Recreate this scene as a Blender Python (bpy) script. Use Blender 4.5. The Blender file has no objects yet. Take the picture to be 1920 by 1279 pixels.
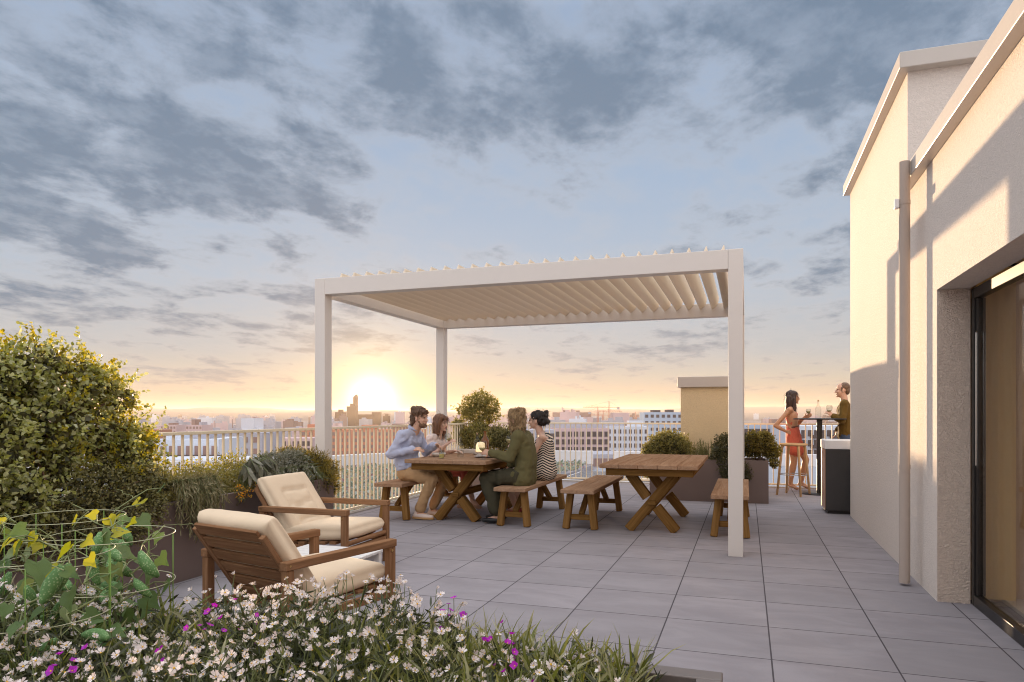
import bpy, math, random
import numpy as np
from mathutils import Vector, Matrix, noise as mnoise
random.seed(7); rng = np.random.default_rng(7)
S = bpy.context.scene
C = S.collection
rad = math.radians
PI = math.pi

# ------------------------------------------------------------------ camera
F_PX, EYE, YAW = 1310.0, 1.3, math.atan(440 / 1310.0)
cam = bpy.data.objects.new('camera', bpy.data.cameras.new('camera')); C.objects.link(cam)
cam.location = (0, 0, EYE); cam.rotation_euler = (PI / 2, 0, YAW)
cam.data.sensor_width = 36; cam.data.lens = F_PX / 1920 * 36
cam.data.shift_y = (776 - 639.5) / 1920
cam.data.clip_start = 0.05; cam.data.clip_end = 60000
S.camera = cam
FW = Vector((-math.sin(YAW), math.cos(YAW), 0)); RT = Vector((math.cos(YAW), math.sin(YAW), 0))

# ------------------------------------------------------------------ render settings and exposure
S.render.engine = 'CYCLES'
S.view_settings.view_transform = 'Standard'; S.view_settings.look = 'None'
S.view_settings.exposure = 1.05; S.view_settings.gamma = 1.0
cy = S.cycles
cy.use_denoising = True; cy.filter_width = 1.1
cy.max_bounces = 7; cy.diffuse_bounces = 3; cy.glossy_bounces = 3; cy.transmission_bounces = 6
cy.volume_bounces = 0; cy.transparent_max_bounces = 12
cy.caustics_reflective = False; cy.caustics_refractive = False
cy.sample_clamp_indirect = 6

# ------------------------------------------------------------------ node helpers
def nd(nt, t, **kw):
    n = nt.nodes.new(t)
    for k, v in kw.items():
        if k.startswith('i_'):
            key = k[2:]
            key = int(key) if key.isdigit() else key.replace('_', ' ')
            s = n.inputs[key]
            if hasattr(v, 'is_output') or isinstance(v, bpy.types.NodeSocket): nt.links.new(v, s)
            else: s.default_value = v
        else: setattr(n, k, v)
    return n
def mth(nt, op, a, b=None, c=None, clamp=False):
    n = nt.nodes.new('ShaderNodeMath'); n.operation = op; n.use_clamp = clamp
    for i, x in enumerate((a, b, c)):
        if x is None: continue
        if isinstance(x, bpy.types.NodeSocket): nt.links.new(x, n.inputs[i])
        else: n.inputs[i].default_value = x
    return n.outputs[0]
def vmth(nt, op, a, b=None):
    n = nt.nodes.new('ShaderNodeVectorMath'); n.operation = op
    for i, x in enumerate((a, b)):
        if x is None: continue
        if isinstance(x, bpy.types.NodeSocket): nt.links.new(x, n.inputs[i])
        else: n.inputs[i].default_value = x
    return n
def mixc(nt, fac, a, b, mode='MIX'):
    n = nt.nodes.new('ShaderNodeMix'); n.data_type = 'RGBA'; n.blend_type = mode; n.clamp_factor = True
    for s, x in ((n.inputs[0], fac), (n.inputs[6], a), (n.inputs[7], b)):
        if isinstance(x, bpy.types.NodeSocket): nt.links.new(x, s)
        else: s.default_value = (*x, 1) if isinstance(x, tuple) and len(x) == 3 else x
    return n.outputs[2]
def ramp(nt, fac, stops, interp='LINEAR'):
    n = nt.nodes.new('ShaderNodeValToRGB'); n.color_ramp.interpolation = interp
    e = n.color_ramp.elements
    while len(e) < len(stops): e.new(0.5)
    for el, (p, c) in zip(e, stops):
        el.position = p; el.color = (*c, 1) if len(c) == 3 else c
    nt.links.new(fac, n.inputs[0])
    return n.outputs[0]
def maprange(nt, x, a, b, c=0.0, d=1.0, smooth=True):
    n = nt.nodes.new('ShaderNodeMapRange'); n.interpolation_type = 'SMOOTHSTEP' if smooth else 'LINEAR'
    nt.links.new(x, n.inputs[0])
    for i, v in enumerate((a, b, c, d)): n.inputs[i + 1].default_value = v
    return n.outputs[0]

# ------------------------------------------------------------------ sun and sky
SUN_AZ, SUN_EL = rad(-25.8), rad(1.25)          # azimuth measured from +Y towards +X
sun_dir = Vector((math.sin(SUN_AZ) * math.cos(SUN_EL), math.cos(SUN_AZ) * math.cos(SUN_EL), math.sin(SUN_EL)))
sl = bpy.data.lights.new('sun_light', 'SUN'); sl.energy = 5.0; sl.angle = rad(0.8); sl.color = (1.0, 0.72, 0.44)
so = bpy.data.objects.new('sun_light', sl); C.objects.link(so)
so.rotation_euler = (-sun_dir).to_track_quat('-Z', 'Y').to_euler()

w = bpy.data.worlds.new('World'); S.world = w; w.use_nodes = True
nt = w.node_tree; nt.nodes.clear()
tc = nd(nt, 'ShaderNodeTexCoord')
sep = nd(nt, 'ShaderNodeSeparateXYZ', i_0=tc.outputs['Generated'])
dx, dy, dz = sep.outputs
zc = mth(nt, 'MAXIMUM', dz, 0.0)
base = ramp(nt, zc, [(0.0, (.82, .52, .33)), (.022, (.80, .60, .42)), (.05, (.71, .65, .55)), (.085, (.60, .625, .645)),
                     (.18, (.55, .655, .79)), (.32, (.46, .60, .80)), (.50, (.36, .51, .75)), (.70, (1.25, 1.3, 1.4)), (1.0, (3.0, 3.05, 3.15))])  # top stops brighten the unseen zenith to light the terrace
az = mth(nt, 'ARCTAN2', dx, dy)                  # radians from +Y towards +X
el = mth(nt, 'ARCSINE', dz)
ae = nd(nt, 'ShaderNodeCombineXYZ', i_0=az, i_1=el).outputs[0]
# cloud masses: azimuth, elevation (degrees), their half widths, weight
def pixdir(u, v):
    k = (u - 960) / F_PX; h = (776 - v) / F_PX
    return math.degrees(math.atan(k)) - math.degrees(YAW), math.degrees(math.atan(h / math.sqrt(1 + k * k)))
MASS = [(-55.5, 17, 7, 3.0, .8), (-48, 20, 9, 2.6, 1.0), (-40, 17.4, 8, 2.4, 1.1), (-33.5, 15, 5, 2, .8),
        (-55, 13, 6, 2.8, 1.0), (-49, 11.5, 5, 2.2, .8), (-52, 7.2, 10, 1.3, 1.0), (-42.5, 2.9, 5, .8, .9),
        (-32, 6.2, 7, 1.1, 1.0), (-33, 9.3, 7, 1.4, .7), (-19, 22.8, 8, 2.8, 1.0), (-25.5, 24, 4, 2.4, .7), (-12.5, 23.5, 5, 2.6, .6),
        (-45, 27, 16, 3.5, .65), (-27, 29, 12, 3.5, .5), (8, 28, 14, 8, 1.9), (-58, 27, 8, 5, .6), (-1.5, 13.4, 5, .9, .6), (5, 11, 4, 1.1, .8),
        (-4.5, 5.7, 4, 1.0, .9), (-11, 4.7, 4, .6, .7), (-17, 14.5, 10, 2.6, -.8), (-5, 18, 6, 3, -.5), (-27, 3.5, 5, 1.5, -.8), (-40, 7.5, 6, .8, -.5)]
acc = None
for a, e, ra, re, wt in MASS:
    q = vmth(nt, 'SUBTRACT', ae, (rad(a), rad(e), 0)).outputs[0]
    q = vmth(nt, 'MULTIPLY', q, (1 / rad(ra), 1 / rad(re), 0)).outputs[0]
    q = vmth(nt, 'DOT_PRODUCT', q, q).outputs['Value']
    g = mth(nt, 'POWER', .42, q)
    acc = mth(nt, 'MULTIPLY', g, wt) if acc is None else mth(nt, 'MULTIPLY_ADD', g, wt, acc)
zi = mth(nt, 'ADD', zc, .13)
proj = nd(nt, 'ShaderNodeCombineXYZ', i_0=mth(nt, 'DIVIDE', dx, zi), i_1=mth(nt, 'DIVIDE', dy, zi)).outputs[0]
mp = nd(nt, 'ShaderNodeMapping', i_Vector=proj, i_Rotation=(0, 0, rad(38)), i_Scale=(1.0, .8, 1))
n1 = nd(nt, 'ShaderNodeTexNoise', i_Vector=mp.outputs[0], i_Scale=4.2, i_Detail=12.0, i_Roughness=.60, i_Distortion=.15)
n2 = nd(nt, 'ShaderNodeTexNoise', i_Vector=mp.outputs[0], i_Scale=1.3, i_Detail=5.0, i_Roughness=.55)
fb = mth(nt, 'MULTIPLY_ADD', n2.outputs[0], .34, mth(nt, 'MULTIPLY', n1.outputs[0], .96))     # mean ~ .65
dens = mth(nt, 'MULTIPLY_ADD', acc, .17, mth(nt, 'ADD', fb, .015))
veil = maprange(nt, dens, .52, .80)
core = maprange(nt, dens, .68, .89)
veilcol = ramp(nt, zc, [(0, (.80, .60, .42)), (.09, (.68, .68, .69)), (.25, (.60, .66, .75)), (.5, (.52, .59, .70)), (.8, (1.9, 1.9, 1.95)), (1, (3.0, 3.0, 3.1))])  # upper stops likewise raised above the view as extra light
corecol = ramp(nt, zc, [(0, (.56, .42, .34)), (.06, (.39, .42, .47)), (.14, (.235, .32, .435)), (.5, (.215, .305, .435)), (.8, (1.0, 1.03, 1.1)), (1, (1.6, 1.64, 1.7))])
n3 = nd(nt, 'ShaderNodeTexNoise', i_Vector=mp.outputs[0], i_Scale=8.0, i_Detail=9.0, i_Roughness=.62)
puff = maprange(nt, n3.outputs[0], .32, .62, .60, 1.05)
core = mth(nt, 'MULTIPLY', core, puff, clamp=True)
sky = mixc(nt, mth(nt, 'MULTIPLY', veil, .62), base, veilcol)
sky = mixc(nt, mth(nt, 'MULTIPLY', core, .96), sky, corecol)
# glow of the low sun
GL_AZ, GL_EL = rad(-29.9), rad(1.0)
gd = (math.sin(GL_AZ) * math.cos(GL_EL), math.cos(GL_AZ) * math.cos(GL_EL), math.sin(GL_EL))
dt = vmth(nt, 'DOT_PRODUCT', tc.outputs['Generated'], gd).outputs['Value']
ang = mth(nt, 'ARCCOSINE', mth(nt, 'MINIMUM', dt, .999999))
def gauss(sig, k):
    q = mth(nt, 'DIVIDE', ang, rad(sig)); q = mth(nt, 'MULTIPLY', q, q)
    return mth(nt, 'MULTIPLY', mth(nt, 'POWER', .3679, q), k)
def addglow(sk, sig, k, col):
    v = nd(nt, 'ShaderNodeVectorMath', operation='SCALE'); v.inputs[0].default_value = col
    nt.links.new(gauss(sig, k), v.inputs['Scale'])
    return mixc(nt, 1.0, sk, v.outputs[0], 'ADD')
sky = addglow(sky, 14.0, .04, (1, .58, .22))
sky = addglow(sky, 9.0, .16, (1, .58, .14))
sky = addglow(sky, 4.8, .55, (1, .60, .12))
sky = addglow(sky, 2.6, 1.1, (1, .72, .24))
sky = addglow(sky, 1.5, 3.2, (1, .90, .62))
# unseen sky behind the camera brightened as added fill for the terrace
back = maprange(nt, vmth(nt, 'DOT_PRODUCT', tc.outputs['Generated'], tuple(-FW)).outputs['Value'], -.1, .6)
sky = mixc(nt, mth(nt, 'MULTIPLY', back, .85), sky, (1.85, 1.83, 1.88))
nish = nd(nt, 'ShaderNodeTexSky', sky_type='NISHITA', sun_disc=False, sun_elevation=SUN_EL, sun_rotation=SUN_AZ, air_density=1.0, dust_density=1.5)
sky = mixc(nt, .04, sky, mixc(nt, 1.0, nish.outputs[0], (.08, .08, .08), 'MULTIPLY'))
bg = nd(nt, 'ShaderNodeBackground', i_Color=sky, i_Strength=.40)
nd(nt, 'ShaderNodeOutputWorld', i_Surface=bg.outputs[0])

# ------------------------------------------------------------------ materials
M = {}
def newmat(name):
    m = bpy.data.materials.new(name); m.use_nodes = True
    m.node_tree.nodes.clear(); M[name] = m
    return m, m.node_tree
def outp(nt, sh): nd(nt, 'ShaderNodeOutputMaterial', i_Surface=sh)
def simple(name, col, rough=.6, metal=0.0, var=.12, vscale=6.0, bump=0.0, bscale=80.0, spec=.5, bdist=.01, coat=0.0, sss=0.0):
    m, nt = newmat(name)
    tc = nd(nt, 'ShaderNodeTexCoord')
    n = nd(nt, 'ShaderNodeTexNoise', i_Vector=tc.outputs['Object'], i_Scale=vscale, i_Detail=5.0, i_Roughness=.6)
    c = mixc(nt, n.outputs[0], tuple(x * (1 - var) for x in col), tuple(min(1, x * (1 + var)) for x in col))
    p = nd(nt, 'ShaderNodeBsdfPrincipled', i_Base_Color=c, i_Roughness=rough, i_Metallic=metal)
    p.inputs['Specular IOR Level'].default_value = spec
    p.inputs['Coat Weight'].default_value = coat
    if sss:
        p.inputs['Subsurface Weight'].default_value = sss; p.inputs['Subsurface Radius'].default_value = (.01, .004, .002)
    if bump:
        b = nd(nt, 'ShaderNodeTexNoise', i_Vector=tc.outputs['Object'], i_Scale=bscale, i_Detail=4.0, i_Roughness=.55)
        bm = nd(nt, 'ShaderNodeBump', i_Height=b.outputs[0], i_Strength=bump, i_Distance=bdist)
        nt.links.new(bm.outputs[0], p.inputs['Normal'])
    outp(nt, p.outputs[0])
    return m
def wood(name, dark, mid, light, rough=.55, gs=(1.4, 26, 26), bump=.35):
    m, nt = newmat(name)
    at = nd(nt, 'ShaderNodeAttribute', attribute_name='grain')
    mp = nd(nt, 'ShaderNodeMapping', i_Vector=at.outputs['Vector'], i_Scale=gs)
    n = nd(nt, 'ShaderNodeTexNoise', i_Vector=mp.outputs[0], i_Scale=1.0, i_Detail=7.0, i_Roughness=.65, i_Distortion=.6)
    mp2 = nd(nt, 'ShaderNodeMapping', i_Vector=at.outputs['Vector'], i_Scale=(gs[0] * 2.5, gs[1] * 5, gs[2] * 5))
    f = nd(nt, 'ShaderNodeTexNoise', i_Vector=mp2.outputs[0], i_Scale=1.0, i_Detail=4.0, i_Roughness=.7)
    c = ramp(nt, n.outputs[0], [(.28, dark), (.5, mid), (.72, light)])
    c = mixc(nt, maprange(nt, f.outputs[0], .52, .7, 0, .55), c, tuple(x * .55 for x in dark))
    bw = nd(nt, 'ShaderNodeTexNoise', i_Vector=at.outputs['Vector'], i_Scale=.9, i_Detail=2.0)
    c = mixc(nt, .35, c, mixc(nt, bw.outputs[0], tuple(x * .8 for x in dark), light), 'MIX')
    bm = nd(nt, 'ShaderNodeBump', i_Height=f.outputs[0], i_Strength=bump, i_Distance=.004)
    p = nd(nt, 'ShaderNodeBsdfPrincipled', i_Base_Color=c, i_Roughness=rough, i_Normal=bm.outputs[0]); p.inputs['Specular IOR Level'].default_value = 0.0
    outp(nt, p.outputs[0])
    return m
def leafmat(name, cols, trans=.35, rough=.45, tcol=None):
    m, nt = newmat(name)
    g = nd(nt, 'ShaderNodeNewGeometry')
    k = len(cols)
    c = ramp(nt, g.outputs['Random Per Island'], [(i / (k - 1), c_) for i, c_ in enumerate(cols)])
    p = nd(nt, 'ShaderNodeBsdfPrincipled', i_Base_Color=c, i_Roughness=rough)
    p.inputs['Specular IOR Level'].default_value = .35
    hs = nd(nt, 'ShaderNodeHueSaturation', i_Saturation=1.15, i_Value=2.6, i_Color=c)
    t = nd(nt, 'ShaderNodeBsdfTranslucent', i_Color=mixc(nt, .5, hs.outputs[0], tcol) if tcol else hs.outputs[0])
    x = nd(nt, 'ShaderNodeMixShader', i_0=trans, i_1=p.outputs[0], i_2=t.outputs[0])
    outp(nt, x.outputs[0])
    return m
def stucco(name, col, dist=.006, strength=.9):
    m, nt = newmat(name)
    tc = nd(nt, 'ShaderNodeTexCoord')
    mp = nd(nt, 'ShaderNodeMapping', i_Vector=tc.outputs['Object'], i_Scale=(1, 1, 1.5))
    a = nd(nt, 'ShaderNodeTexNoise', i_Vector=mp.outputs[0], i_Scale=44.0, i_Detail=3.0, i_Roughness=.55, i_Distortion=1.6)
    b = nd(nt, 'ShaderNodeTexNoise', i_Vector=tc.outputs['Object'], i_Scale=1.1, i_Detail=4.0)
    c = mixc(nt, b.outputs[0], tuple(x * .93 for x in col), tuple(x * 1.06 for x in col))
    c = mixc(nt, maprange(nt, a.outputs[0], .35, .65), tuple(x * .90 for x in col), c)
    bm = nd(nt, 'ShaderNodeBump', i_Height=a.outputs[0], i_Strength=strength, i_Distance=dist)
    p = nd(nt, 'ShaderNodeBsdfPrincipled', i_Base_Color=c, i_Roughness=.9, i_Normal=bm.outputs[0])
    p.inputs['Specular IOR Level'].default_value = .15
    outp(nt, p.outputs[0])
    return m
def glass(name, tint=(1, 1, 1), rough=0.0, clear=.85):
    # thin clear glass: mostly see-through with a fresnel reflection
    m, nt = newmat(name)
    lw = nd(nt, 'ShaderNodeLayerWeight', i_Blend=.5)
    fr = mth(nt, 'MULTIPLY_ADD', mth(nt, 'POWER', lw.outputs['Facing'], 4.5), .55, .035)
    t = nd(nt, 'ShaderNodeBsdfTransparent', i_Color=(*[x * clear for x in tint], 1))
    g = nd(nt, 'ShaderNodeBsdfGlossy', i_Roughness=rough)
    x = nd(nt, 'ShaderNodeMixShader', i_0=fr, i_1=t.outputs[0], i_2=g.outputs[0])
    outp(nt, x.outputs[0])
    return m

# terrace tiles: 60 cm porcelain slabs, dark open joints
m, nt = newmat('terrace_tile')
tc = nd(nt, 'ShaderNodeTexCoord'); sp = nd(nt, 'ShaderNodeSeparateXYZ', i_0=tc.outputs['Object'])
T = .6055
gx = mth(nt, 'DIVIDE', mth(nt, 'SUBTRACT', sp.outputs[0], .125), T); gy = mth(nt, 'DIVIDE', mth(nt, 'SUBTRACT', sp.outputs[1], 5.135), .597)
fx = mth(nt, 'ABSOLUTE', mth(nt, 'SUBTRACT', mth(nt, 'FRACT', gx), .5)); fy = mth(nt, 'ABSOLUTE', mth(nt, 'SUBTRACT', mth(nt, 'FRACT', gy), .5))
jx = mth(nt, 'GREATER_THAN', fx, .5 - .0068); jy = mth(nt, 'GREATER_THAN', fy, .5 - .0068)
joint = mth(nt, 'MAXIMUM', jx, jy)
cell = nd(nt, 'ShaderNodeCombineXYZ', i_0=mth(nt, 'FLOOR', gx), i_1=mth(nt, 'FLOOR', gy))
wn = nd(nt, 'ShaderNodeTexWhiteNoise', i_0=cell.outputs[0])
off = vmth(nt, 'SCALE', wn.outputs['Color']); off.inputs['Scale'].default_value = 40
mpn = nd(nt, 'ShaderNodeMapping', i_Vector=vmth(nt, 'ADD', tc.outputs['Object'], off.outputs[0]).outputs[0], i_Scale=(1.3, 2.6, 1))
na = nd(nt, 'ShaderNodeTexNoise', i_Vector=mpn.outputs[0], i_Scale=1.6, i_Detail=8.0, i_Roughness=.62, i_Distortion=.5)
nb = nd(nt, 'ShaderNodeTexNoise', i_Vector=tc.outputs['Object'], i_Scale=160.0, i_Detail=2.0)
c = mixc(nt, maprange(nt, na.outputs[0], .3, .7), (.275, .253, .270), (.340, .315, .334))
c = mixc(nt, mth(nt, 'MULTIPLY', wn.outputs['Value'], .42), c, (.245, .230, .240))
st_ = nd(nt, 'ShaderNodeTexNoise', i_Vector=tc.outputs['Object'], i_Scale=.75, i_Detail=9.0, i_Roughness=.7)
c = mixc(nt, maprange(nt, st_.outputs[0], .52, .72, 0, .30), c, (.235, .22, .235))
c = mixc(nt, mth(nt, 'MULTIPLY', nb.outputs[0], .12), c, (.22, .21, .22))
c = mixc(nt, joint, c, (.095, .085, .092))
bm = nd(nt, 'ShaderNodeBump', i_Height=mth(nt, 'SUBTRACT', 1.0, joint), i_Strength=.6, i_Distance=.006)
r = mixc(nt, na.outputs[0], (.70, .70, .70), (.85, .85, .85))
p = nd(nt, 'ShaderNodeBsdfPrincipled', i_Base_Color=c, i_Roughness=r, i_Normal=bm.outputs[0]); p.inputs['Specular IOR Level'].default_value = 0.0
outp(nt, p.outputs[0])

stucco('render_wall', (.80, .705, .63), .009)
stucco('render_jamb', (.82, .67, .56), .022, 1.0)
stucco('render_chimney', (.82, .64, .40), .012)
simple('coping_metal', (.54, .48, .43), .38, .0, .05)
simple('downpipe_metal', (.46, .375, .32), .7, .0, .08, 3.0, spec=.1)
simple('dark_frame', (.030, .026, .024), .35, .4, .1)
simple('white_powder', (.71, .65, .60), .4, 0, .03)
simple('louver_warm', (.80, .68, .53), .42, 0, .03)  # warm bounce from the sunlit wall put into the blade colour
simple('rail_paint', (.80, .68, .50), .55, 0, .05, spec=.25)
simple('kerb_metal', (.46, .42, .39), .85, 0, .08, spec=0)
simple('planter_metal', (.185, .135, .12), .42, .25, .12, 3.0)
simple('front_planter', (.16, .135, .125), .45, .15, .10, 3.0)
simple('soil', (.045, .028, .016), .95, 0, .5, 30, .8, 60, bdist=.03)
wood('rustic_wood', (.080, .036, .011), (.205, .105, .031), (.34, .19, .066), .55)
wood('rustic_top', (.22, .12, .068), (.36, .215, .13), (.50, .335, .225), .55)
wood('bench_leg', (.11, .052, .016), (.255, .135, .044), (.37, .21, .08), .55)
wood('teak', (.14, .066, .034), (.255, .132, .068), (.38, .215, .12), .5, (2.2, 34, 34), .2)
wood('pale_oak', (.46, .27, .13), (.60, .38, .20), (.70, .48, .28), .45, (2, 30, 30), .1)
simple('white_slats', (.72, .69, .67), .5, 0, .05)
simple('cushion', (.70, .555, .40), .9, 0, .07, 8, .25, 900, bdist=.001, spec=.2)
simple('piping', (.60, .46, .32), .9)
simple('brass', (.7, .48, .2), .3, 1.0)
simple('cutlery_metal', (.30, .27, .24), .6, .6)
simple('steel', (.55, .54, .52), .25, 1.0)
simple('counter_dark', (.052, .047, .046), .42, .35, .25, 5, .12, 90)
simple('counter_white', (.82, .80, .79), .3, 0, .02)
simple('table_black', (.028, .024, .023), .4, .5)
simple('copper_side', (.42, .22, .13), .35, .5)
# skin, hair, clothing
simple('skin_light', (.62, .37, .26), .5, 0, .10, 14, sss=.15)
simple('skin_pale', (.70, .45, .34), .5, 0, .08, 14, sss=.15)
simple('skin_tan', (.50, .26, .15), .5, 0, .10, 14, sss=.15)
simple('lips', (.42, .13, .10), .4)
simple('eye', (.03, .02, .018), .2)
simple('beard_brown', (.21, .115, .065), .9, 0, .4, 120, .7, 260)
def hair(name, a, b):
    m, nt = newmat(name)
    tc = nd(nt, 'ShaderNodeTexCoord')
    mp = nd(nt, 'ShaderNodeMapping', i_Vector=tc.outputs['Object'], i_Scale=(60, 60, 12))
    n = nd(nt, 'ShaderNodeTexNoise', i_Vector=mp.outputs[0], i_Scale=1.0, i_Detail=5.0, i_Roughness=.7, i_Distortion=1.5)
    c = ramp(nt, n.outputs[0], [(.3, a), (.7, b)])
    bm = nd(nt, 'ShaderNodeBump', i_Height=n.outputs[0], i_Strength=.6, i_Distance=.006)
    p = nd(nt, 'ShaderNodeBsdfPrincipled', i_Base_Color=c, i_Roughness=.48, i_Normal=bm.outputs[0])
    outp(nt, p.outputs[0])
hair('hair_brown', (.040, .020, .011), (.21, .11, .058))
hair('hair_auburn', (.07, .026, .012), (.30, .14, .065))
hair('hair_blond', (.10, .055, .022), (.50, .33, .16))
hair('hair_black', (.006, .004, .004), (.030, .018, .014))
hair('hair_darkbrown', (.014, .007, .005), (.085, .038, .022))
hair('hair_short', (.06, .030, .016), (.20, .115, .065))
def cloth(name, col, var=.08, fold=.6):
    m, nt = newmat(name)
    tc = nd(nt, 'ShaderNodeTexCoord')
    n = nd(nt, 'ShaderNodeTexNoise', i_Vector=tc.outputs['Object'], i_Scale=8.0, i_Detail=2.0, i_Roughness=.4, i_Distortion=1.2)
    c = mixc(nt, n.outputs[0], tuple(x * (1 - var) for x in col), tuple(min(1, x * (1 + var)) for x in col))
    bm = nd(nt, 'ShaderNodeBump', i_Height=n.outputs[0], i_Strength=fold, i_Distance=.03)
    wv = nd(nt, 'ShaderNodeTexNoise', i_Vector=tc.outputs['Object'], i_Scale=700.0)
    bm2 = nd(nt, 'ShaderNodeBump', i_Height=wv.outputs[0], i_Strength=.15, i_Distance=.001, i_Normal=bm.outputs[0])
    p = nd(nt, 'ShaderNodeBsdfPrincipled', i_Base_Color=c, i_Roughness=.85, i_Normal=bm2.outputs[0]); p.inputs['Specular IOR Level'].default_value = .2
    outp(nt, p.outputs[0])
cloth('shirt_blue', (.46, .49, .64)); cloth('chino', (.50, .32, .17)); cloth('olive_suit', (.125, .110, .048), .08)
cloth('olive_trouser', (.060, .055, .034), .08); cloth('white_top', (.80, .68, .64)); cloth('coral', (.62, .14, .09), .15, .8)
cloth('khaki_knit', (.130, .078, .018), .2); cloth('denim', (.07, .10, .17)); cloth('red_cloth', (.35, .05, .06)); cloth('sleeve_blue', (.16, .16, .36))
simple('shoe_white', (.74, .62, .56), .5); simple('shoe_sole', (.50, .30, .14), .6); simple('shoe_black', (.012, .013, .015), .5)
simple('shoe_nude', (.52, .30, .20), .4); simple('belt', (.16, .06, .03), .5)
m, nt = newmat('striped_dress')
tc = nd(nt, 'ShaderNodeTexCoord'); sp = nd(nt, 'ShaderNodeSeparateXYZ', i_0=tc.outputs['Object'])
nz = nd(nt, 'ShaderNodeTexNoise', i_Vector=tc.outputs['Object'], i_Scale=5.0, i_Detail=2.0)
hgt = mth(nt, 'ADD', sp.outputs[2], mth(nt, 'MULTIPLY', nz.outputs[0], .05))
ht2 = mth(nt, 'ADD', hgt, mth(nt, 'MULTIPLY', mth(nt, 'ABSOLUTE', mth(nt, 'SUBTRACT', sp.outputs[0], .05)), .55))
st = mth(nt, 'GREATER_THAN', mth(nt, 'FRACT', mth(nt, 'MULTIPLY', ht2, 33.0)), .52)
c = mixc(nt, st, (.012, .011, .012), (.78, .68, .56))
bm = nd(nt, 'ShaderNodeBump', i_Height=nz.outputs[0], i_Strength=.4, i_Distance=.02)
p = nd(nt, 'ShaderNodeBsdfPrincipled', i_Base_Color=c, i_Roughness=.8, i_Normal=bm.outputs[0]); outp(nt, p.outputs[0])
# tableware
glass('clear_glass', (.97, .985, .98), 0.0, .93)
glass('window_glass', (.93, .90, .86), 0.0, .9)
simple('white_wine', (.70, .60, .30), .1, 0, .02); simple('lemonade', (.62, .52, .20), .2); simple('water', (.75, .80, .80), .1)
simple('stoneware', (.46, .37, .32), .45, 0, .1); simple('stoneware_light', (.60, .54, .48), .45, 0, .1); simple('amber_glass', (.20, .075, .02), .12, 0, .3)
simple('food', (.35, .22, .08), .8, 0, .6, 40, .8, 60); simple('cork', (.52, .33, .18), .8)
m, nt = newmat('candle_glow')
p = nd(nt, 'ShaderNodeBsdfPrincipled', i_Base_Color=(.85, .70, .50, 1), i_Roughness=.5)
p.inputs['Emission Color'].default_value = (1, .72, .38, 1); p.inputs['Emission Strength'].default_value = .45
outp(nt, p.outputs[0])
# vegetation
leafmat('tree_leaf', [(.14, .16, .036), (.26, .28, .085), (.37, .38, .17), (.52, .52, .32)], .38, .3, (.50, .36, .03))
leafmat('small_leaf', [(.085, .085, .030), (.16, .15, .060), (.27, .25, .12)], .32, .5, (.40, .27, .03))
leafmat('sunlit_leaf', [(.16, .145, .02), (.28, .24, .035), (.38, .33, .06)], .5, .5, (.5, .34, .03))  # yellow of the low sun put into the leaf colour
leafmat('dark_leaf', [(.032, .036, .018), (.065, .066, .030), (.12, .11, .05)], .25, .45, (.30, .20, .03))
leafmat('grey_leaf', [(.11, .11, .075), (.19, .185, .14), (.30, .285, .23)], .2, .5, (.3, .25, .08))
leafmat('rosemary_leaf', [(.15, .13, .062), (.23, .20, .105), (.33, .29, .17)], .25, .55, (.4, .3, .08))
leafmat('palm_leaf', [(.04, .06, .03), (.09, .11, .055), (.17, .18, .10)], .3, .4, (.45, .38, .05))
leafmat('conifer_leaf', [(.09, .08, .026), (.17, .14, .04), (.28, .22, .06)], .38, .5, (.55, .36, .03))
leafmat('olive_leaf', [(.12, .115, .036), (.21, .19, .065), (.34, .29, .12)], .4, .45, (.50, .36, .05))
leafmat('grass_blade', [(.09, .11, .026), (.17, .19, .045), (.30, .30, .15), (.40, .39, .26), (.27, .25, .03)], .3, .4, (.30, .28, .04))
leafmat('flower_leaf', [(.022, .027, .014), (.05, .058, .028), (.11, .115, .07)], .2, .5, (.15, .15, .03))
leafmat('white_petal', [(.42, .31, .27), (.63, .53, .50), (.76, .69, .67), (.83, .79, .78)], .25, .6, (.8, .6, .45))
leafmat('purple_petal', [(.38, .015, .40), (.50, .03, .50), (.30, .02, .42)], .3, .5, (.55, .05, .5))
leafmat('orange_petal', [(.75, .30, .03), (.85, .45, .06), (.80, .55, .10)], .3, .5, (.8, .4, .05))
simple('flower_eye', (.72, .42, .05), .8)
simple('bark', (.16, .085, .05), .9, 0, .4, 20, 1.0, 40, bdist=.02)
simple('stem', (.13, .155, .050), .6); simple('vine_stem', (.22, .25, .10), .55, 0, .25, 30)
m, nt = newmat('cucumber_leaf')
tc = nd(nt, 'ShaderNodeTexCoord'); oi = nd(nt, 'ShaderNodeObjectInfo')
v = nd(nt, 'ShaderNodeTexNoise', i_Vector=tc.outputs['Object'], i_Scale=55.0, i_Detail=3.0)
c = ramp(nt, oi.outputs['Random'], [(0, (.10, .18, .05)), (.4, (.17, .26, .09)), (.75, (.28, .34, .19)), (1, (.36, .38, .06))])
c = mixc(nt, mth(nt, 'MULTIPLY', v.outputs[0], .5), c, (.03, .07, .02))
bm = nd(nt, 'ShaderNodeBump', i_Height=v.outputs[0], i_Strength=.5, i_Distance=.01)
p = nd(nt, 'ShaderNodeBsdfPrincipled', i_Base_Color=c, i_Roughness=.5, i_Normal=bm.outputs[0])
t = nd(nt, 'ShaderNodeBsdfTranslucent', i_Color=(.30, .42, .04, 1))
x = nd(nt, 'ShaderNodeMixShader', i_0=.25, i_1=p.outputs[0], i_2=t.outputs[0]); outp(nt, x.outputs[0])
m, nt = newmat('backlit_leaf')  # yellow of sun shining through is painted into these top leaves
p = nd(nt, 'ShaderNodeBsdfPrincipled', i_Base_Color=(.42, .40, .02, 1), i_Roughness=.5)
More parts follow.
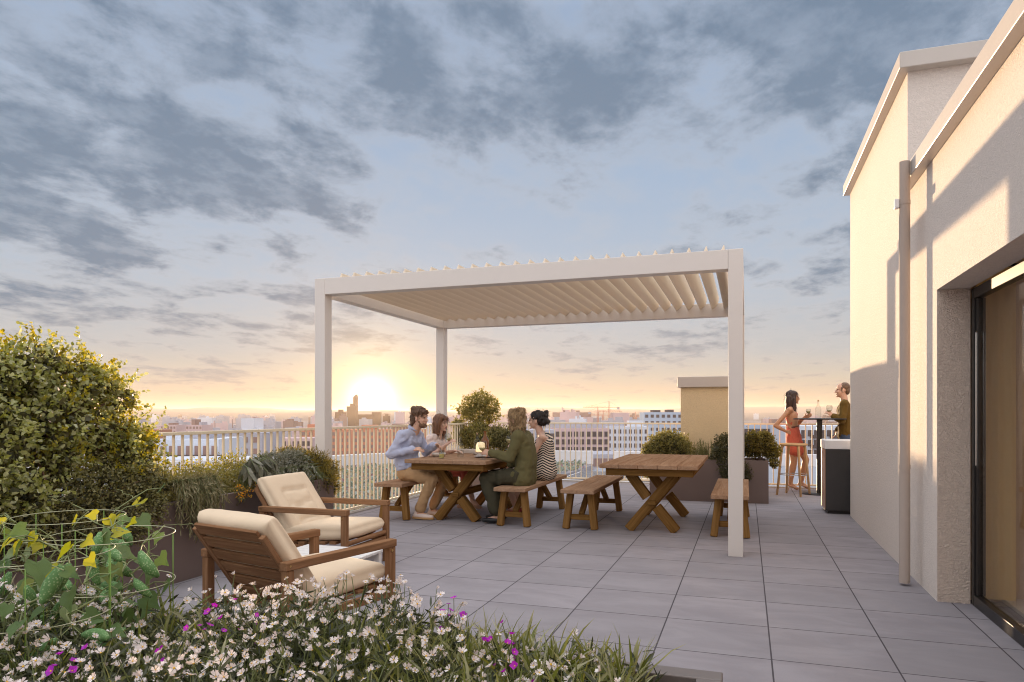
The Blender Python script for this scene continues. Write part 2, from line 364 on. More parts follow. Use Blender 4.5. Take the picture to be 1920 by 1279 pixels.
t = nd(nt, 'ShaderNodeBsdfTranslucent', i_Color=(.75, .68, .02, 1))
x = nd(nt, 'ShaderNodeMixShader', i_0=.5, i_1=p.outputs[0], i_2=t.outputs[0]); outp(nt, x.outputs[0])
m, nt = newmat('cucumber_skin')
tc = nd(nt, 'ShaderNodeTexCoord')
vo = nd(nt, 'ShaderNodeTexVoronoi', i_Vector=tc.outputs['Object'], i_Scale=150.0)
c = mixc(nt, maprange(nt, vo.outputs['Distance'], .15, .5), (.30, .42, .20), (.10, .22, .065))
bm = nd(nt, 'ShaderNodeBump', i_Height=vo.outputs['Distance'], i_Strength=-.5, i_Distance=.004)
p = nd(nt, 'ShaderNodeBsdfPrincipled', i_Base_Color=c, i_Roughness=.7, i_Normal=bm.outputs[0]); outp(nt, p.outputs[0])
simple('wire', (.46, .46, .30), .4, .3); simple('wire_green', (.17, .30, .05), .5)
# city
simple('city_white', (.62, .66, .74), .8, 0, .06, .2, spec=0); simple('city_grey', (.42, .42, .48), .8, 0, .1, .2, spec=0)
simple('city_pink', (.60, .45, .46), .8, 0, .08, .2, spec=0); simple('city_glare', (.58, .25, .16), .8, 0, .12, .2, spec=0)  # orange wall colour carries the glare of the sun
simple('city_brown', (.30, .20, .18), .8, 0, .15, .2, spec=0); simple('city_dark', (.10, .08, .085), .9, 0, .3, .3, spec=0)
simple('city_glass', (.055, .045, .055), .25, 0, .5, .8); simple('city_blue', (.42, .50, .62), .8, 0, .1, .2, spec=0)
simple('city_terracotta', (.34, .13, .08), .7, 0, .2, .5)
simple('crane_paint', (.55, .22, .16), .6); simple('tower_glass', (.13, .06, .035), .8, 0, .2, .02, spec=0)
simple('hill_ground', (.16, .13, .13), .95, 0, .3, .001); simple('city_ground', (.24, .20, .20), .95, 0, .4, .02)
simple('roof_gravel', (.36, .34, .36), .95, 0, .25, 6, .6, 90, spec=0); simple('roof_grey', (.34, .35, .39), .9, 0, .12, .8, spec=0)
simple('parapet_white', (.70, .68, .69), .8, 0, .04, spec=0); simple('edge_wood', (.42, .27, .15), .6, 0, .2)
leafmat('sedum_leaf', [(.14, .18, .12), (.28, .32, .26), (.42, .45, .42), (.36, .34, .15), (.34, .19, .23)], .15, .7)
simple('interior_wall', (.86, .66, .46), .9, 0, .05, 3, .5, 60); simple('interior_floor', (.78, .70, .62), .7); simple('warm_strip', (.95, .74, .38), .9, 0, .03)  # last colour holds the warm light of the wall strip

# ------------------------------------------------------------------ mesh helpers
def basis(d, up=(0, 0, 1)):
    z = Vector(d).normalized(); up = Vector(up)
    if abs(z.dot(up)) > .98: up = Vector((1, 0, 0))
    x = up.cross(z).normalized(); y = z.cross(x)
    return x, y, z
class MB:
    def __init__(s): s.v = []; s.f = []; s.g = []; s.mi = []; s.cur = 0
    def mat(s, i): s.cur = i; return s
    def add(s, vs, fs, gr=None):
        o = len(s.v); s.v += [tuple(v) for v in vs]
        s.g += [tuple(g) for g in (gr if gr is not None else vs)]
        s.f += [tuple(i + o for i in f) for f in fs]; s.mi += [s.cur] * len(fs)
        return s
    def hexa(s, P, gr=None):
        return s.add(P, [(0, 3, 2, 1), (4, 5, 6, 7), (0, 1, 5, 4), (1, 2, 6, 5), (2, 3, 7, 6), (3, 0, 4, 7)], gr)
    def box(s, x0, x1, y0, y1, z0, z1, R=None, O=None):
        P = [Vector(p) for p in ((x0, y0, z0), (x1, y0, z0), (x1, y1, z0), (x0, y1, z0), (x0, y0, z1), (x1, y0, z1), (x1, y1, z1), (x0, y1, z1))]
        d = [x1 - x0, y1 - y0, z1 - z0]; ax = d.index(max(d)); r = [random.uniform(0, 50) for _ in range(3)]
        gr = [(p[ax] + r[0], p[(ax + 1) % 3] + r[1], p[(ax + 2) % 3] + r[2]) for p in P]
        if R is not None: P = [R @ p for p in P]
        if O is not None: P = [p + Vector(O) for p in P]
        return s.hexa(P, gr)
    def beam(s, a, b, wd, ht, up=(0, 0, 1)):
        a = Vector(a); b = Vector(b); x, y, z = basis(b - a, up); L = (b - a).length
        P = []; gr = []; r = [random.uniform(0, 50) for _ in range(3)]
        for t, o in ((0, a), (L, b)):
            for sx, sy in ((-1, -1), (1, -1), (1, 1), (-1, 1)):
                P.append(o + x * sx * wd / 2 + y * sy * ht / 2); gr.append((t + r[0], sx * wd / 2 + r[1], sy * ht / 2 + r[2]))
        return s.hexa(P, gr)
    def tube(s, pts, rs, n=8, caps=True):
        pts = [Vector(p) for p in pts]; rs = rs if isinstance(rs, (list, tuple)) else [rs] * len(pts)
        vs = []; fs = []; gr = []; L = 0
        x = None
        for i, p in enumerate(pts):
            d = pts[min(i + 1, len(pts) - 1)] - pts[max(i - 1, 0)]
            z = d.normalized()
            if x is None: x, y, _ = basis(z)
            else:
                x = (x - z * x.dot(z)).normalized(); y = z.cross(x)
            if i: L += (p - pts[i - 1]).length
            for k in range(n):
                a = 2 * PI * k / n
                q = x * math.cos(a) + y * math.sin(a); vs.append(p + q * rs[i]); gr.append((L, q.x * rs[i] + 3, q.y * rs[i] + 7))
        for i in range(len(pts) - 1):
            for k in range(n):
                a, b = i * n + k, i * n + (k + 1) % n
                fs.append((a, b, b + n, a + n))
        if caps: fs.append(tuple(range(n))[::-1]); fs.append(tuple((len(pts) - 1) * n + k for k in range(n)))
        return s.add(vs, fs, gr)
    def lathe(s, prof, c=(0, 0, 0), n=24, R=None):
        vs = []; fs = []; c = Vector(c)
        for r, z in prof:
            for k in range(n):
                a = 2 * PI * k / n; p = Vector((r * math.cos(a), r * math.sin(a), z))
                vs.append(c + (R @ p if R is not None else p))
        for i in range(len(prof) - 1):
            for k in range(n):
                a, b = i * n + k, i * n + (k + 1) % n
                fs.append((a, b, b + n, a + n))
        if prof[0][0] > 1e-6: fs.append(tuple(range(n))[::-1])
        if prof[-1][0] > 1e-6: fs.append(tuple((len(prof) - 1) * n + k for k in range(n)))
        return s.add(vs, fs)
    def ell(s, c, r, R=None, nu=14, nv=9):
        c = Vector(c); r = (r, r, r) if not hasattr(r, '__len__') else r
        vs = []; fs = []
        for j in range(nv + 1):
            t = PI * j / nv
            for k in range(nu):
                a = 2 * PI * k / nu
                p = Vector((r[0] * math.sin(t) * math.cos(a), r[1] * math.sin(t) * math.sin(a), r[2] * math.cos(t)))
                vs.append(c + (R @ p if R is not None else p))
        for j in range(nv):
            for k in range(nu):
                a, b = j * nu + k, j * nu + (k + 1) % nu
                fs.append((a, a + nu, b + nu, b))
        return s.add(vs, fs)
    def cap(s, a, b, ra, rb, n=14):
        a = Vector(a); b = Vector(b); d = b - a; L = d.length
        if L < 1e-5: return s.ell(a, max(ra, rb))
        x, y, z = basis(d); R = Matrix((x, y, z)).transposed()
        prof = [(ra * math.sin(t), -ra * math.cos(t)) for t in np.linspace(0.02, PI / 2, 5)] + [(rb * math.cos(t), L + rb * math.sin(t)) for t in np.linspace(0, PI / 2 - .02, 5)]
        return s.lathe(prof, a, n, R)
    def mesh(s, name, smooth=False):
        me = bpy.data.meshes.new(name); me.from_pydata(s.v, [], s.f)
        if s.g:
            at = me.attributes.new('grain', 'FLOAT_VECTOR', 'POINT'); at.data.foreach_set('vector', np.array(s.g, dtype=np.float32).ravel())
        if any(s.mi): me.polygons.foreach_set('material_index', s.mi)
        if smooth: me.polygons.foreach_set('use_smooth', [True] * len(me.polygons))
        me.update(); return me
    def build(s, name, mats, parent=None, bevel=0.0, smooth=False, seg=2, auto=None):
        me = s.mesh(name, smooth)
        for m in (mats if isinstance(mats, (list, tuple)) else [mats]): me.materials.append(M[m])
        o = bpy.data.objects.new(name, me); C.objects.link(o)
        if parent is not None: o.parent = parent
        if bevel:
            b = o.modifiers.new('bevel', 'BEVEL'); b.width = bevel; b.segments = seg; b.limit_method = 'ANGLE'; b.angle_limit = rad(40)
        if auto: me.set_sharp_from_angle(angle=rad(auto))
        return o
def tag(o, label=None, cat=None, group=None, kind=None):
    if label: o['label'] = label
    if cat: o['category'] = cat
    if group: o['group'] = group
    if kind: o['kind'] = kind
    return o
def thing(name, label, cat, loc=(0, 0, 0), rz=0.0, group=None):
    o = bpy.data.objects.new(name, None); C.objects.link(o); o.empty_display_size = .1
    o.location = loc; o.rotation_euler = (0, 0, rz)
    return tag(o, label, cat, group)
def kids(o): return [c for c in bpy.data.objects if c.parent == o]
def copy_tree(o, kidmap, loc=None, rz=None, label=None, parent=None):
    c = o.copy(); C.objects.link(c)
    if parent is not None: c.parent = parent
    if loc is not None: c.location = loc
    if rz is not None: c.rotation_euler = (0, 0, rz)
    if label: c['label'] = label
    for k in kidmap.get(o, []): copy_tree(k, kidmap, parent=c)
    return c
def kidmap_of(root):
    mp = {}
    def rec(o):
        mp[o] = kids(o)
        for k in mp[o]: rec(k)
    rec(root); return mp
def at(u, v_or_z, d, is_z=False):            # point at camera depth d (m) used for the far city
    p = FW * d + RT * ((u - 960) / F_PX * d)
    return Vector((p.x, p.y, v_or_z if is_z else EYE + (776 - v_or_z) / F_PX * d))

# ------------------------------------------------------------------ setting: terrace, roofs, ground, hills
tag(MB().box(-4.97, 6.0, -6.0, 13.22, -.5, 0).build('terrace_floor', 'terrace_tile'), kind='structure')
tag(MB().box(-4.96, 5.9, -5.9, 13.21, -24.9, -.502).build('house_body', 'render_wall'), 'rendered apartment house under the roof terrace', 'building')
# green roof one step below, left of the railing
outline = [(-4.99, -4), (-4.99, 23.6), (-7.5, 23.0), (-9.3, 22.0), (-10.6, 20.8), (-11.6, 19.2), (-12.6, 17.2), (-14.5, 15.0), (-17, 13.2), (-20, 12), (-24, 11.2), (-24, -4)]
mb = MB(); n = len(outline)
mb.add([(x, y, -.45) for x, y in outline] + [(x, y, -24.8) for x, y in outline], [tuple(range(n))[::-1]] + [(i, (i + 1) % n, (i + 1) % n + n, i + n) for i in range(n)])
tag(mb.build('green_roof', 'roof_gravel'), kind='structure')
mb = MB(); arc = outline[1:-1]
for i in range(len(arc) - 1): mb.beam((*arc[i], -.20), (*arc[i + 1], -.20), .32, .46)
tag(mb.build('parapet', 'parapet_white', bevel=.01), 'low curved white parapet round the planted roof behind railing', 'parapet')

# ------------------------------------------------------------------ building at the right
WX, JY = 1.25, 5.53
bl = thing('penthouse', 'cream rendered penthouse beside the terrace with tall block, downpipe and sliding door', 'building', (WX, 6.45, 0))
def lb(x0, x1, y0, y1, z0, z1): return (x0 - WX, x1 - WX, y0 - 6.45, y1 - 6.45, z0, z1)
MB().box(*lb(WX, 6.0, 6.46, 9.8, 0.0, 4.10)).build('tall_wall', 'render_wall', bl)
mb = MB()
mb.box(*lb(WX, WX + .2, JY, 6.459, 0, 3.10)).box(*lb(WX, WX + .2, 1.2, JY, 2.16, 3.10)).box(*lb(WX, WX + .2, -5.5, 1.2, 0, 3.10))
mb.build('low_wall', 'render_wall', bl)
mb = MB().box(*lb(WX + .003, WX + .2, JY - .004, JY - .0005, 0, 2.158)); mb.build('door_jamb', 'render_jamb', bl)
MB().box(*lb(WX - .075, 6.05, 6.36, 9.88, 4.10, 4.23)).build('coping', 'coping_metal', bl, bevel=.006)
MB().box(*lb(WX - .075, 6.05, -5.6, 6.355, 3.10, 3.225)).build('coping', 'coping_metal', bl, bevel=.006)
MB().box(*lb(WX + .2, 6.0, -5.5, 6.455, 2.75, 3.098)).build('roof_deck', 'render_wall', bl)
MB().box(*lb(WX + .2, 6.0, JY + .12, 6.455, 0, 2.75)).build('interior_partition', 'interior_wall', bl)
MB().box(*lb(2.1, 2.2, -5.39, JY + .118, .031, 2.745)).build('interior_partition', 'interior_wall', bl)
MB().box(*lb(WX + .2, 5.9, -5.5, -5.4, 0, 2.75)).build('interior_partition', 'interior_wall', bl)
MB().box(*lb(WX + .42, 5.9, -5.4, JY + .12, .004, .03)).build('interior_floor', 'interior_floor', bl)
dp = MB().tube([(1.135 - WX, 5.97 - 6.45, .02), (1.135 - WX, 5.97 - 6.45, 3.21)], .038, 20).build('downpipe', 'downpipe_metal', bl, smooth=True, auto=40)
for z in (.9, 2.9):
    MB().tube([(1.135 - WX, 5.97 - 6.45, z - .015), (1.135 - WX, 5.97 - 6.45, z + .015)], .0405, 20).build('pipe_bracket', 'downpipe_metal', dp)
MB().box(1.065 - WX, 1.097 - WX, -.505, -.455, 2.86, 2.93).build('pipe_sensor', 'counter_white', dp, bevel=.006)
fx0, fx1 = .205, .262
dr = MB()
dr.box(fx0, fx1, JY - .055 - 6.45, JY - .005 - 6.45, .0, 2.15).box(fx0, fx1, 1.21 - 6.45, JY - .057 - 6.45, 2.08, 2.15).box(fx0, fx1, 1.21 - 6.45, JY - .057 - 6.45, .0, .075)
dr.box(fx0 + .012, fx1 + .004, JY - .098 - 6.45, JY - .058 - 6.45, .078, 2.077)  .box(fx0 + .012, fx1 - .012, 3.02 - 6.45, 3.10 - 6.45, .088, 2.057)
door = dr.build('sliding_door', 'dark_frame', bl, bevel=.004)
MB().box(fx0 + .028, fx0 + .034, 1.3 - 6.45, JY - .10 - 6.45, .08, 2.07).build('pane', 'window_glass', door)
MB().box(fx0 + .004, fx0 + .018, JY - .085 - 6.45, JY - .070 - 6.45, .95, 1.85).build('handle', 'steel', door, bevel=.003)
cu = thing('warm_strip', 'added yellow sheet standing in for a lit wall strip behind the glass door', 'warm_strip', (WX + .45, JY + .10, 0))  # yellow sheet added in place of the lit wall strip
mb = MB(); pts = []
for i in range(49):
    f_ = i / 48; pts.append((-.20 + .235 * f_, -.045 + .005 * math.sin(f_ * 20)))
vs = [(x, y, z) for z in (.03, 2.3) for x, y in pts]
mb.add(vs, [(i, i + 1, i + 50, i + 49) for i in range(48)]); mb.build('strip_sheet', 'warm_strip', cu, smooth=True)
MB().tube([(-.21, -.045, 2.31), (1.6, -.045, 2.31)], .012).build('strip_rod', 'dark_frame', cu)

# chimney block by the far railing
ch = thing('chimney', 'square beige rendered chimney block with pale metal cap behind the far planter', 'chimney', (-.56, 11.9, 0))
MB().box(-.44, .46, -.45, .7, 0, 1.72).build('shaft', 'render_chimney', ch)
MB().box(-.49, .51, -.50, .75, 1.72, 1.89).build('cap', 'coping_metal', ch, bevel=.008)

# ------------------------------------------------------------------ railings
def railing(name, label, p0, L, ax, n, spans):
    t = thing(name, label, 'railing', p0)
    def bx(a0, a1, b0, b1, z0, z1):
        return MB().box(a0, a1, b0, b1, z0, z1) if ax == 0 else MB().box(b0, b1, a0, a1, z0, z1)
    bx(0, L, -.028, .028, 1.105, 1.135).build('top_rail', 'rail_paint', t, bevel=.003)
    bx(0, L, -.022, .022, .045, .075).build('bottom_rail', 'rail_paint', t, bevel=.003)
    bx(0, L, -.05, .05, 0.0, .018).build('kerb', 'kerb_metal', t)
    me = bx(-.008, .008, -.010, .010, .075, 1.105).mesh('baluster'); me.materials.append(M['rail_paint'])
    for i in range(n):
        d = .05 + (L - .1) * i / (n - 1)
        b = bpy.data.objects.new('baluster', me); C.objects.link(b); b.parent = t
        b.location = (d, 0, 0) if ax == 0 else (0, d, 0)
    for d in spans:
        bx(d - .03, d + .03, -.022, .022, .018, 1.105).build('post', 'rail_paint', t)
    return t
railing('railing', 'cream bar railing running along the left edge beside the planted roof', (-4.90, 3.9, 0), 9.25, 1, 88, ())
railing('railing', 'cream bar railing across the far end behind tables and chimney', (-4.85, 13.15, 0), 8.6, 0, 82, ())

# ------------------------------------------------------------------ pergola
pg = thing('pergola', 'white metal pergola with open louvre roof over the dining tables', 'pergola', (-2.29, 8.33, 0))
px0, px1, py0, py1 = -2.26, 2.26, -1.67, 1.67
for x in (px0, px1 - .13):
    for y in (py0, py1 - .14):
        MB().box(x, x + .13, y, y + .14, 0, 2.80).build('post', 'white_powder', pg, bevel=.005)
for y in (py0, py1 - .14): MB().box(px0 + .131, px1 - .131, y + .001, y + .139, 2.62, 2.799).build('beam', 'white_powder', pg, bevel=.004)
for x in (px0, px1 - .13): MB().box(x + .001, x + .129, py0 + .141, py1 - .141, 2.62, 2.799).build('beam', 'white_powder', pg, bevel=.004)
mb = MB(); nb_ = 9; tl = rad(60); W_ = .175
prof = []
for i in range(nb_):
    t = i / (nb_ - 1); a = (t - .5) * W_; th = .004 + .011 * math.sin(PI * t) ; cv = .016 * math.sin(PI * t)
    prof.append((a, cv + th)); 
prof += [(a, b - 2 * (.004 + .011 * math.sin(PI * (i / (nb_ - 1))))) for i, (a, b) in reversed(list(enumerate(prof)))]
rot = [(a * math.cos(tl) + b * math.sin(tl), a * math.sin(tl) - b * math.cos(tl)) for a, b in prof]
n = len(rot); ly0, ly1 = py0 + .145, py1 - .145
mb.add([(x, ly0, z) for x, z in rot] + [(x, ly1, z) for x, z in rot], [tuple(range(n)), tuple(range(n, 2 * n))[::-1]] + [(i, i + n, (i + 1) % n + n, (i + 1) % n) for i in range(n)])
lme = mb.mesh('louver', True); lme.materials.append(M['louver_warm']); lme.set_sharp_from_angle(angle=rad(50))
for i in range(27):
    o = bpy.data.objects.new('louver', lme); C.objects.link(o); o.parent = pg
    o.location = (px0 + .21 + i * .1575, 0, 2.797)

# ------------------------------------------------------------------ dining tables and benches
def dining_table(label, loc):
    t = thing('dining_table', label, 'table', loc, 0, 'rustic wooden dining tables')
    mb = MB()
    for i in range(5): mb.box(-.515 + i * .2062, -.515 + (i + 1) * .2062 - .002, -1.03, 1.03, .715, .76)
    mb.build('tabletop', 'rustic_top', t, bevel=.006)
    mb = MB(); mb.box(-.46, .46, -.96, -.90, .635, .7145).box(-.46, .46, .90, .96, .635, .7145).box(-.46, -.40, -.899, .899, .635, .7145).box(.40, .46, -.899, .899, .635, .7145)
    mb.build('apron', 'rustic_wood', t, bevel=.006)
    for y in (-.63, .63):
        for sx, dy in ((1, .0), (-1, .0)):
            for q in (0, 1):
                if sx == 1 and q == 0: MB().beam((-.26, y, 0.012), (.25, y, .634), .10, .105, (1, 0, 0)).build('leg', 'rustic_wood', t, bevel=.008)
                if sx == -1 and q == 0:
                    # second diagonal is halved round the first: two pieces butted on it
                    MB().beam((.26, y, .012), (.045, y, .275), .098, .105, (1, 0, 0)).build('leg', 'rustic_wood', t, bevel=.008)
                if sx == -1 and q == 1:
                    MB().beam((-.055, y, .375), (-.25, y, .634), .098, .105, (1, 0, 0)).build('leg', 'rustic_wood', t, bevel=.008)
    MB().box(-.04, .04, -.575, .575, .29, .36).build('stretcher', 'rustic_wood', t, bevel=.006)
    for y in (-.63, .63): MB().box(-.045, .045, y - .085 if y < 0 else y + .052, y - .052 if y < 0 else y + .085, .30, .35).build('tenon', 'rustic_wood', t, bevel=.006)
    return t
dining_table('rustic table laid with plates and glasses, four people seated round it', (-3.335, 8.48, 0))
dining_table('bare rustic wooden table with crossed legs, nobody seated, in front of the far planter', (-.99, 8.46, 0))
def bench(label, loc):
    t = thing('bench', label, 'bench', loc, 0, 'rustic wooden benches by the dining tables')
    mb = MB()
    for i in range(2): mb.box(-.19 + i * .19, -.19 + (i + 1) * .19 - .0015, -.97, .97, .415, .46)
    mb.build('seat', 'rustic_top', t, bevel=.006)
    for y in (-.78, .78):
        for x in (-1, 1): MB().beam((x * .165, y * 1.03, .004), (x * .115, y, .4145), .075, .085, (0, 1, 0)).build('leg', 'bench_leg', t, bevel=.010)
        MB().box(-.112, .112, y - .022, y + .022, .105, .165).build('crossbar', 'rustic_wood', t, bevel=.004)
        MB().beam((0, y - .03 * (1 if y > 0 else -1), .16), (0, y * .42, .41), .05, .06, (1, 0, 0)).build('brace', 'rustic_wood', t, bevel=.005)
    return t
bench('wooden bench next to the left railing, couple facing right on it', (-4.10, 8.48, 0))
bench('wooden bench carrying man in olive suit and woman in striped dress', (-2.55, 8.46, 0))
bench('empty wooden bench between the occupied bench and the bare table', (-1.775, 8.50, 0))
bench('empty wooden bench half hidden by the front right pergola post', (-.165, 8.50, 0))

# ------------------------------------------------------------------ lounge chairs
def cushion_mesh(wx, wy, th, groove, nx=34, ny=34, seed=0, bulge=.9):
    vs = []; fs = []
    for side in (1, -1):
        for j in range(ny + 1):
            for i in range(nx + 1):
                a, b = 2 * i / nx - 1, 2 * j / ny - 1
                a = math.copysign(1 - (1 - abs(a)) ** 1.6, a); b = math.copysign(1 - (1 - abs(b)) ** 1.6, b)
                ea = max(0, 1 - abs(a) ** 22) ** .45 * (1 - .12 * a * a); eb = max(0, 1 - abs(b) ** 22) ** .45 * (1 - .12 * b * b)
                h = ea * eb * th / 2
                if side == 1 and groove:
                    gq = 0
                    for gl in (-.52, -.05, .42):
                        gq = max(gq, math.exp(-((b - gl - .03 * math.sin(a * 7 + gl * 9)) / .045) ** 2) * (abs(a) < .55))
                    for gl, b0, b1 in ((-.58, -.5, .5), (.58, -.5, .5)): gq = max(gq, .5 * math.exp(-((a - gl) / .05) ** 2) * (b0 < b < b1))
                    h *= 1 - .42 * gq
                h *= 1 + .06 * mnoise.noise(Vector((a * 2.2 + seed, b * 2.2, side)))
                k = 1 + .012 * mnoise.noise(Vector((a * 4 + seed, b * 4, 3)))
                vs.append((a * wx / 2 * k, b * wy / 2 * k, side * h))
    n1 = (nx + 1) * (ny + 1)
    for j in range(ny):
        for i in range(nx):
            q = j * (nx + 1) + i
            fs.append((q, q + 1, q + nx + 2, q + nx + 1)); fs.append((n1 + q, n1 + q + nx + 1, n1 + q + nx + 2, n1 + q + 1))
    ring = [i for i in range(nx + 1)] + [j * (nx + 1) + nx for j in range(1, ny + 1)] + [ny * (nx + 1) + i for i in range(nx - 1, -1, -1)] + [j * (nx + 1) for j in range(ny - 1, 0, -1)]
    for i, a in enumerate(ring):
        b = ring[(i + 1) % len(ring)]; fs.append((a, n1 + a, n1 + b, b))
    return vs, fs
def xf(vs, Mx): return [Mx @ Vector(v) for v in vs]
def armchair(label, loc, rz):
    # local +x is the way the chair faces; back posts at x = 0, front posts at x = D
    D, Wd, AZ = .775, .67, .535
    t = thing('armchair', label, 'armchair', loc, rz, 'teak lounge chairs with cream cushions')
    hw = Wd / 2
    for y in (-hw, hw):
        MB().box(-.024, .024, y - .024, y + .024, 0, AZ - .045).build('leg', 'teak', t, bevel=.004)
        MB().box(D - .024, D + .024, y - .024, y + .024, 0, AZ - .045).build('leg', 'teak', t, bevel=.004)
        MB().box(-.030, D + .030, y - .029, y + .029, AZ - .0445, AZ).build('armrest', 'teak', t, bevel=.005)
        MB().box(.025, D - .025, y - .014, y + .014, .185, .235).build('side_rail', 'teak', t, bevel=.003)
        sg = 1 if y > 0 else -1
        MB().tube([(D - .01, y + sg * .0235, .47), (D - .01, y + sg * .029, .47)], .008, 10).tube([(-.005, y + sg * .0235, .515), (-.005, y + sg * .0305, .515)], .006, 10).build('bolt', 'brass', t)
    MB().box(D - .022, D + .018, -hw + .025, hw - .025, .175, .225).build('front_rail', 'teak', t, bevel=.004)
    MB().tube([(D - .0, -hw + .025, .258), (D - .0, hw - .025, .258)], .020, 12).build('front_bar', 'teak', t, smooth=True, auto=40)
    mb = MB()
    for i in range(6): mb.beam((.16 + i * .098, -hw + .016, .232 + i * .006), (.16 + i * .098, hw - .016, .232 + i * .006), .022, .06, (1, 0, 0))
    mb.build('seat_slats', 'teak', t, bevel=.002)
    b0, b1 = Vector((.235, 0, .17)), Vector((-.115, 0, .675))
    bk = MB(); bu = (b1 - b0).normalized(); nrm = Vector((bu.z, 0, -bu.x))
    for y in (-1, 1): bk.beam(b0 + Vector((0, y * (hw - .055), 0)), b1 + Vector((0, y * (hw - .055), 0)), .036, .030, nrm)
    for i in range(7):
        q = b0.lerp(b1, .075 + i * .1535); hh = .070
        bk.beam(q + Vector((0, -hw + .074, 0)), q + Vector((0, hw - .074, 0)), hh, .018, nrm) if False else bk.beam(q + Vector((0, -hw + .0735, 0)), q + Vector((0, hw - .0735, 0)), .018, hh, bu)
    bk.build('backrest', 'teak', t, bevel=.003)
    # cushions
    vs, fs = cushion_mesh(.61, .615, .135, False, seed=rz)
    Mx = Matrix.Translation((.47, 0, .325)) @ Matrix.Rotation(rad(-3), 4, 'Y')
    MB().add(xf(vs, Mx), fs).build('seat_cushion', 'cushion', t, smooth=True)
    vs, fs = cushion_mesh(.60, .605, .135, True, seed=rz + 5)
    X = bu; Z = nrm
    R = Matrix((Vector((0, 1, 0)), X, Z)).transposed().to_4x4()
    cpos = b0.lerp(b1, .585) + nrm * .075
    Mx = Matrix.Translation(cpos) @ R
    MB().add(xf(vs, Mx), fs).build('back_cushion', 'cushion', t, smooth=True)
    return t
armchair('teak armchair seen from behind, slatted back towards the flower bed', (-2.575, 3.135, 0), math.atan2(.97, .24))
armchair('teak armchair facing right with tufted cream back cushion by the long planter', (-3.80, 5.17, 0), 0.0)
wt = thing('coffee_table', 'low white slatted table between the two armchairs', 'table', (-2.92, 4.43, 0))
mb = MB()
for i in range(6): mb.box(-.33, .33, -.24 + i * .081, -.24 + i * .081 + .073, .262, .282)
mb.build('tabletop', 'white_slats', wt, bevel=.003)
for x in (-.3, .3):
    for y in (-.21, .21): MB().box(x - .022, x + .022, y - .022, y + .022, 0, .2615).build('leg', 'white_slats', wt, bevel=.003)
mb = MB().box(-.277, .277, -.222, -.198, .21, .261).box(-.277, .277, .198, .222, .21, .261); mb.build('apron', 'white_slats', wt, bevel=.002)

# ------------------------------------------------------------------ planters
def planter(label, x0, x1, y0, y1, h, m='planter_metal', rim=.035, seams=()):
    cx, cy_ = (x0 + x1) / 2, (y0 + y1) / 2
    t = thing('planter', label, 'planter', (cx, cy_, 0))
    a, b, c_, d = x0 - cx, x1 - cx, y0 - cy_, y1 - cy_
    mb = MB().box(a, b, c_, c_ + rim, 0, h).box(a, b, d - rim, d, 0, h).box(a, a + rim, c_ + rim, d - rim, 0, h).box(b - rim, b, c_ + rim, d - rim, 0, h)
    for s in seams: mb.box(s - cx - .002, s - cx + .002, c_ - .0015, c_ + .002, .01, h - .01)
    mb.build('trough', m, t, bevel=.004)
    nx_, ny_ = 30, 30; vs = []; fs = []
    for j in range(ny_ + 1):
        for i in range(nx_ + 1):
            x = a + rim + (b - a - 2 * rim) * i / nx_; y = c_ + rim + (d - c_ - 2 * rim) * j / ny_
            vs.append((x, y, h - .05 + .02 * mnoise.noise(Vector((x * 9, y * 9, 0)))))
    for j in range(ny_):
        for i in range(nx_):
            q = j * (nx_ + 1) + i; fs.append((q, q + 1, q + nx_ + 2, q + nx_ + 1))
    MB().add(vs, fs).build('soil', 'soil', t, smooth=True)
    return t
planter('long brown metal planter with overhanging shrubs along the left railing', -4.84, -4.15, 1.4, 6.42, .625)
planter('brown metal planter with clipped shrubs in front of the chimney block', -1.40, .30, 10.74, 11.40, .62, seams=(-.98,))
planter('brown planter in the far left corner, behind the dining couple', -4.82, -4.10, 11.5, 12.95, .60)
planter('low dark planter full of white flowers in the foreground', -3.6, -.07, .55, 2.26, .50, 'front_planter', .075)

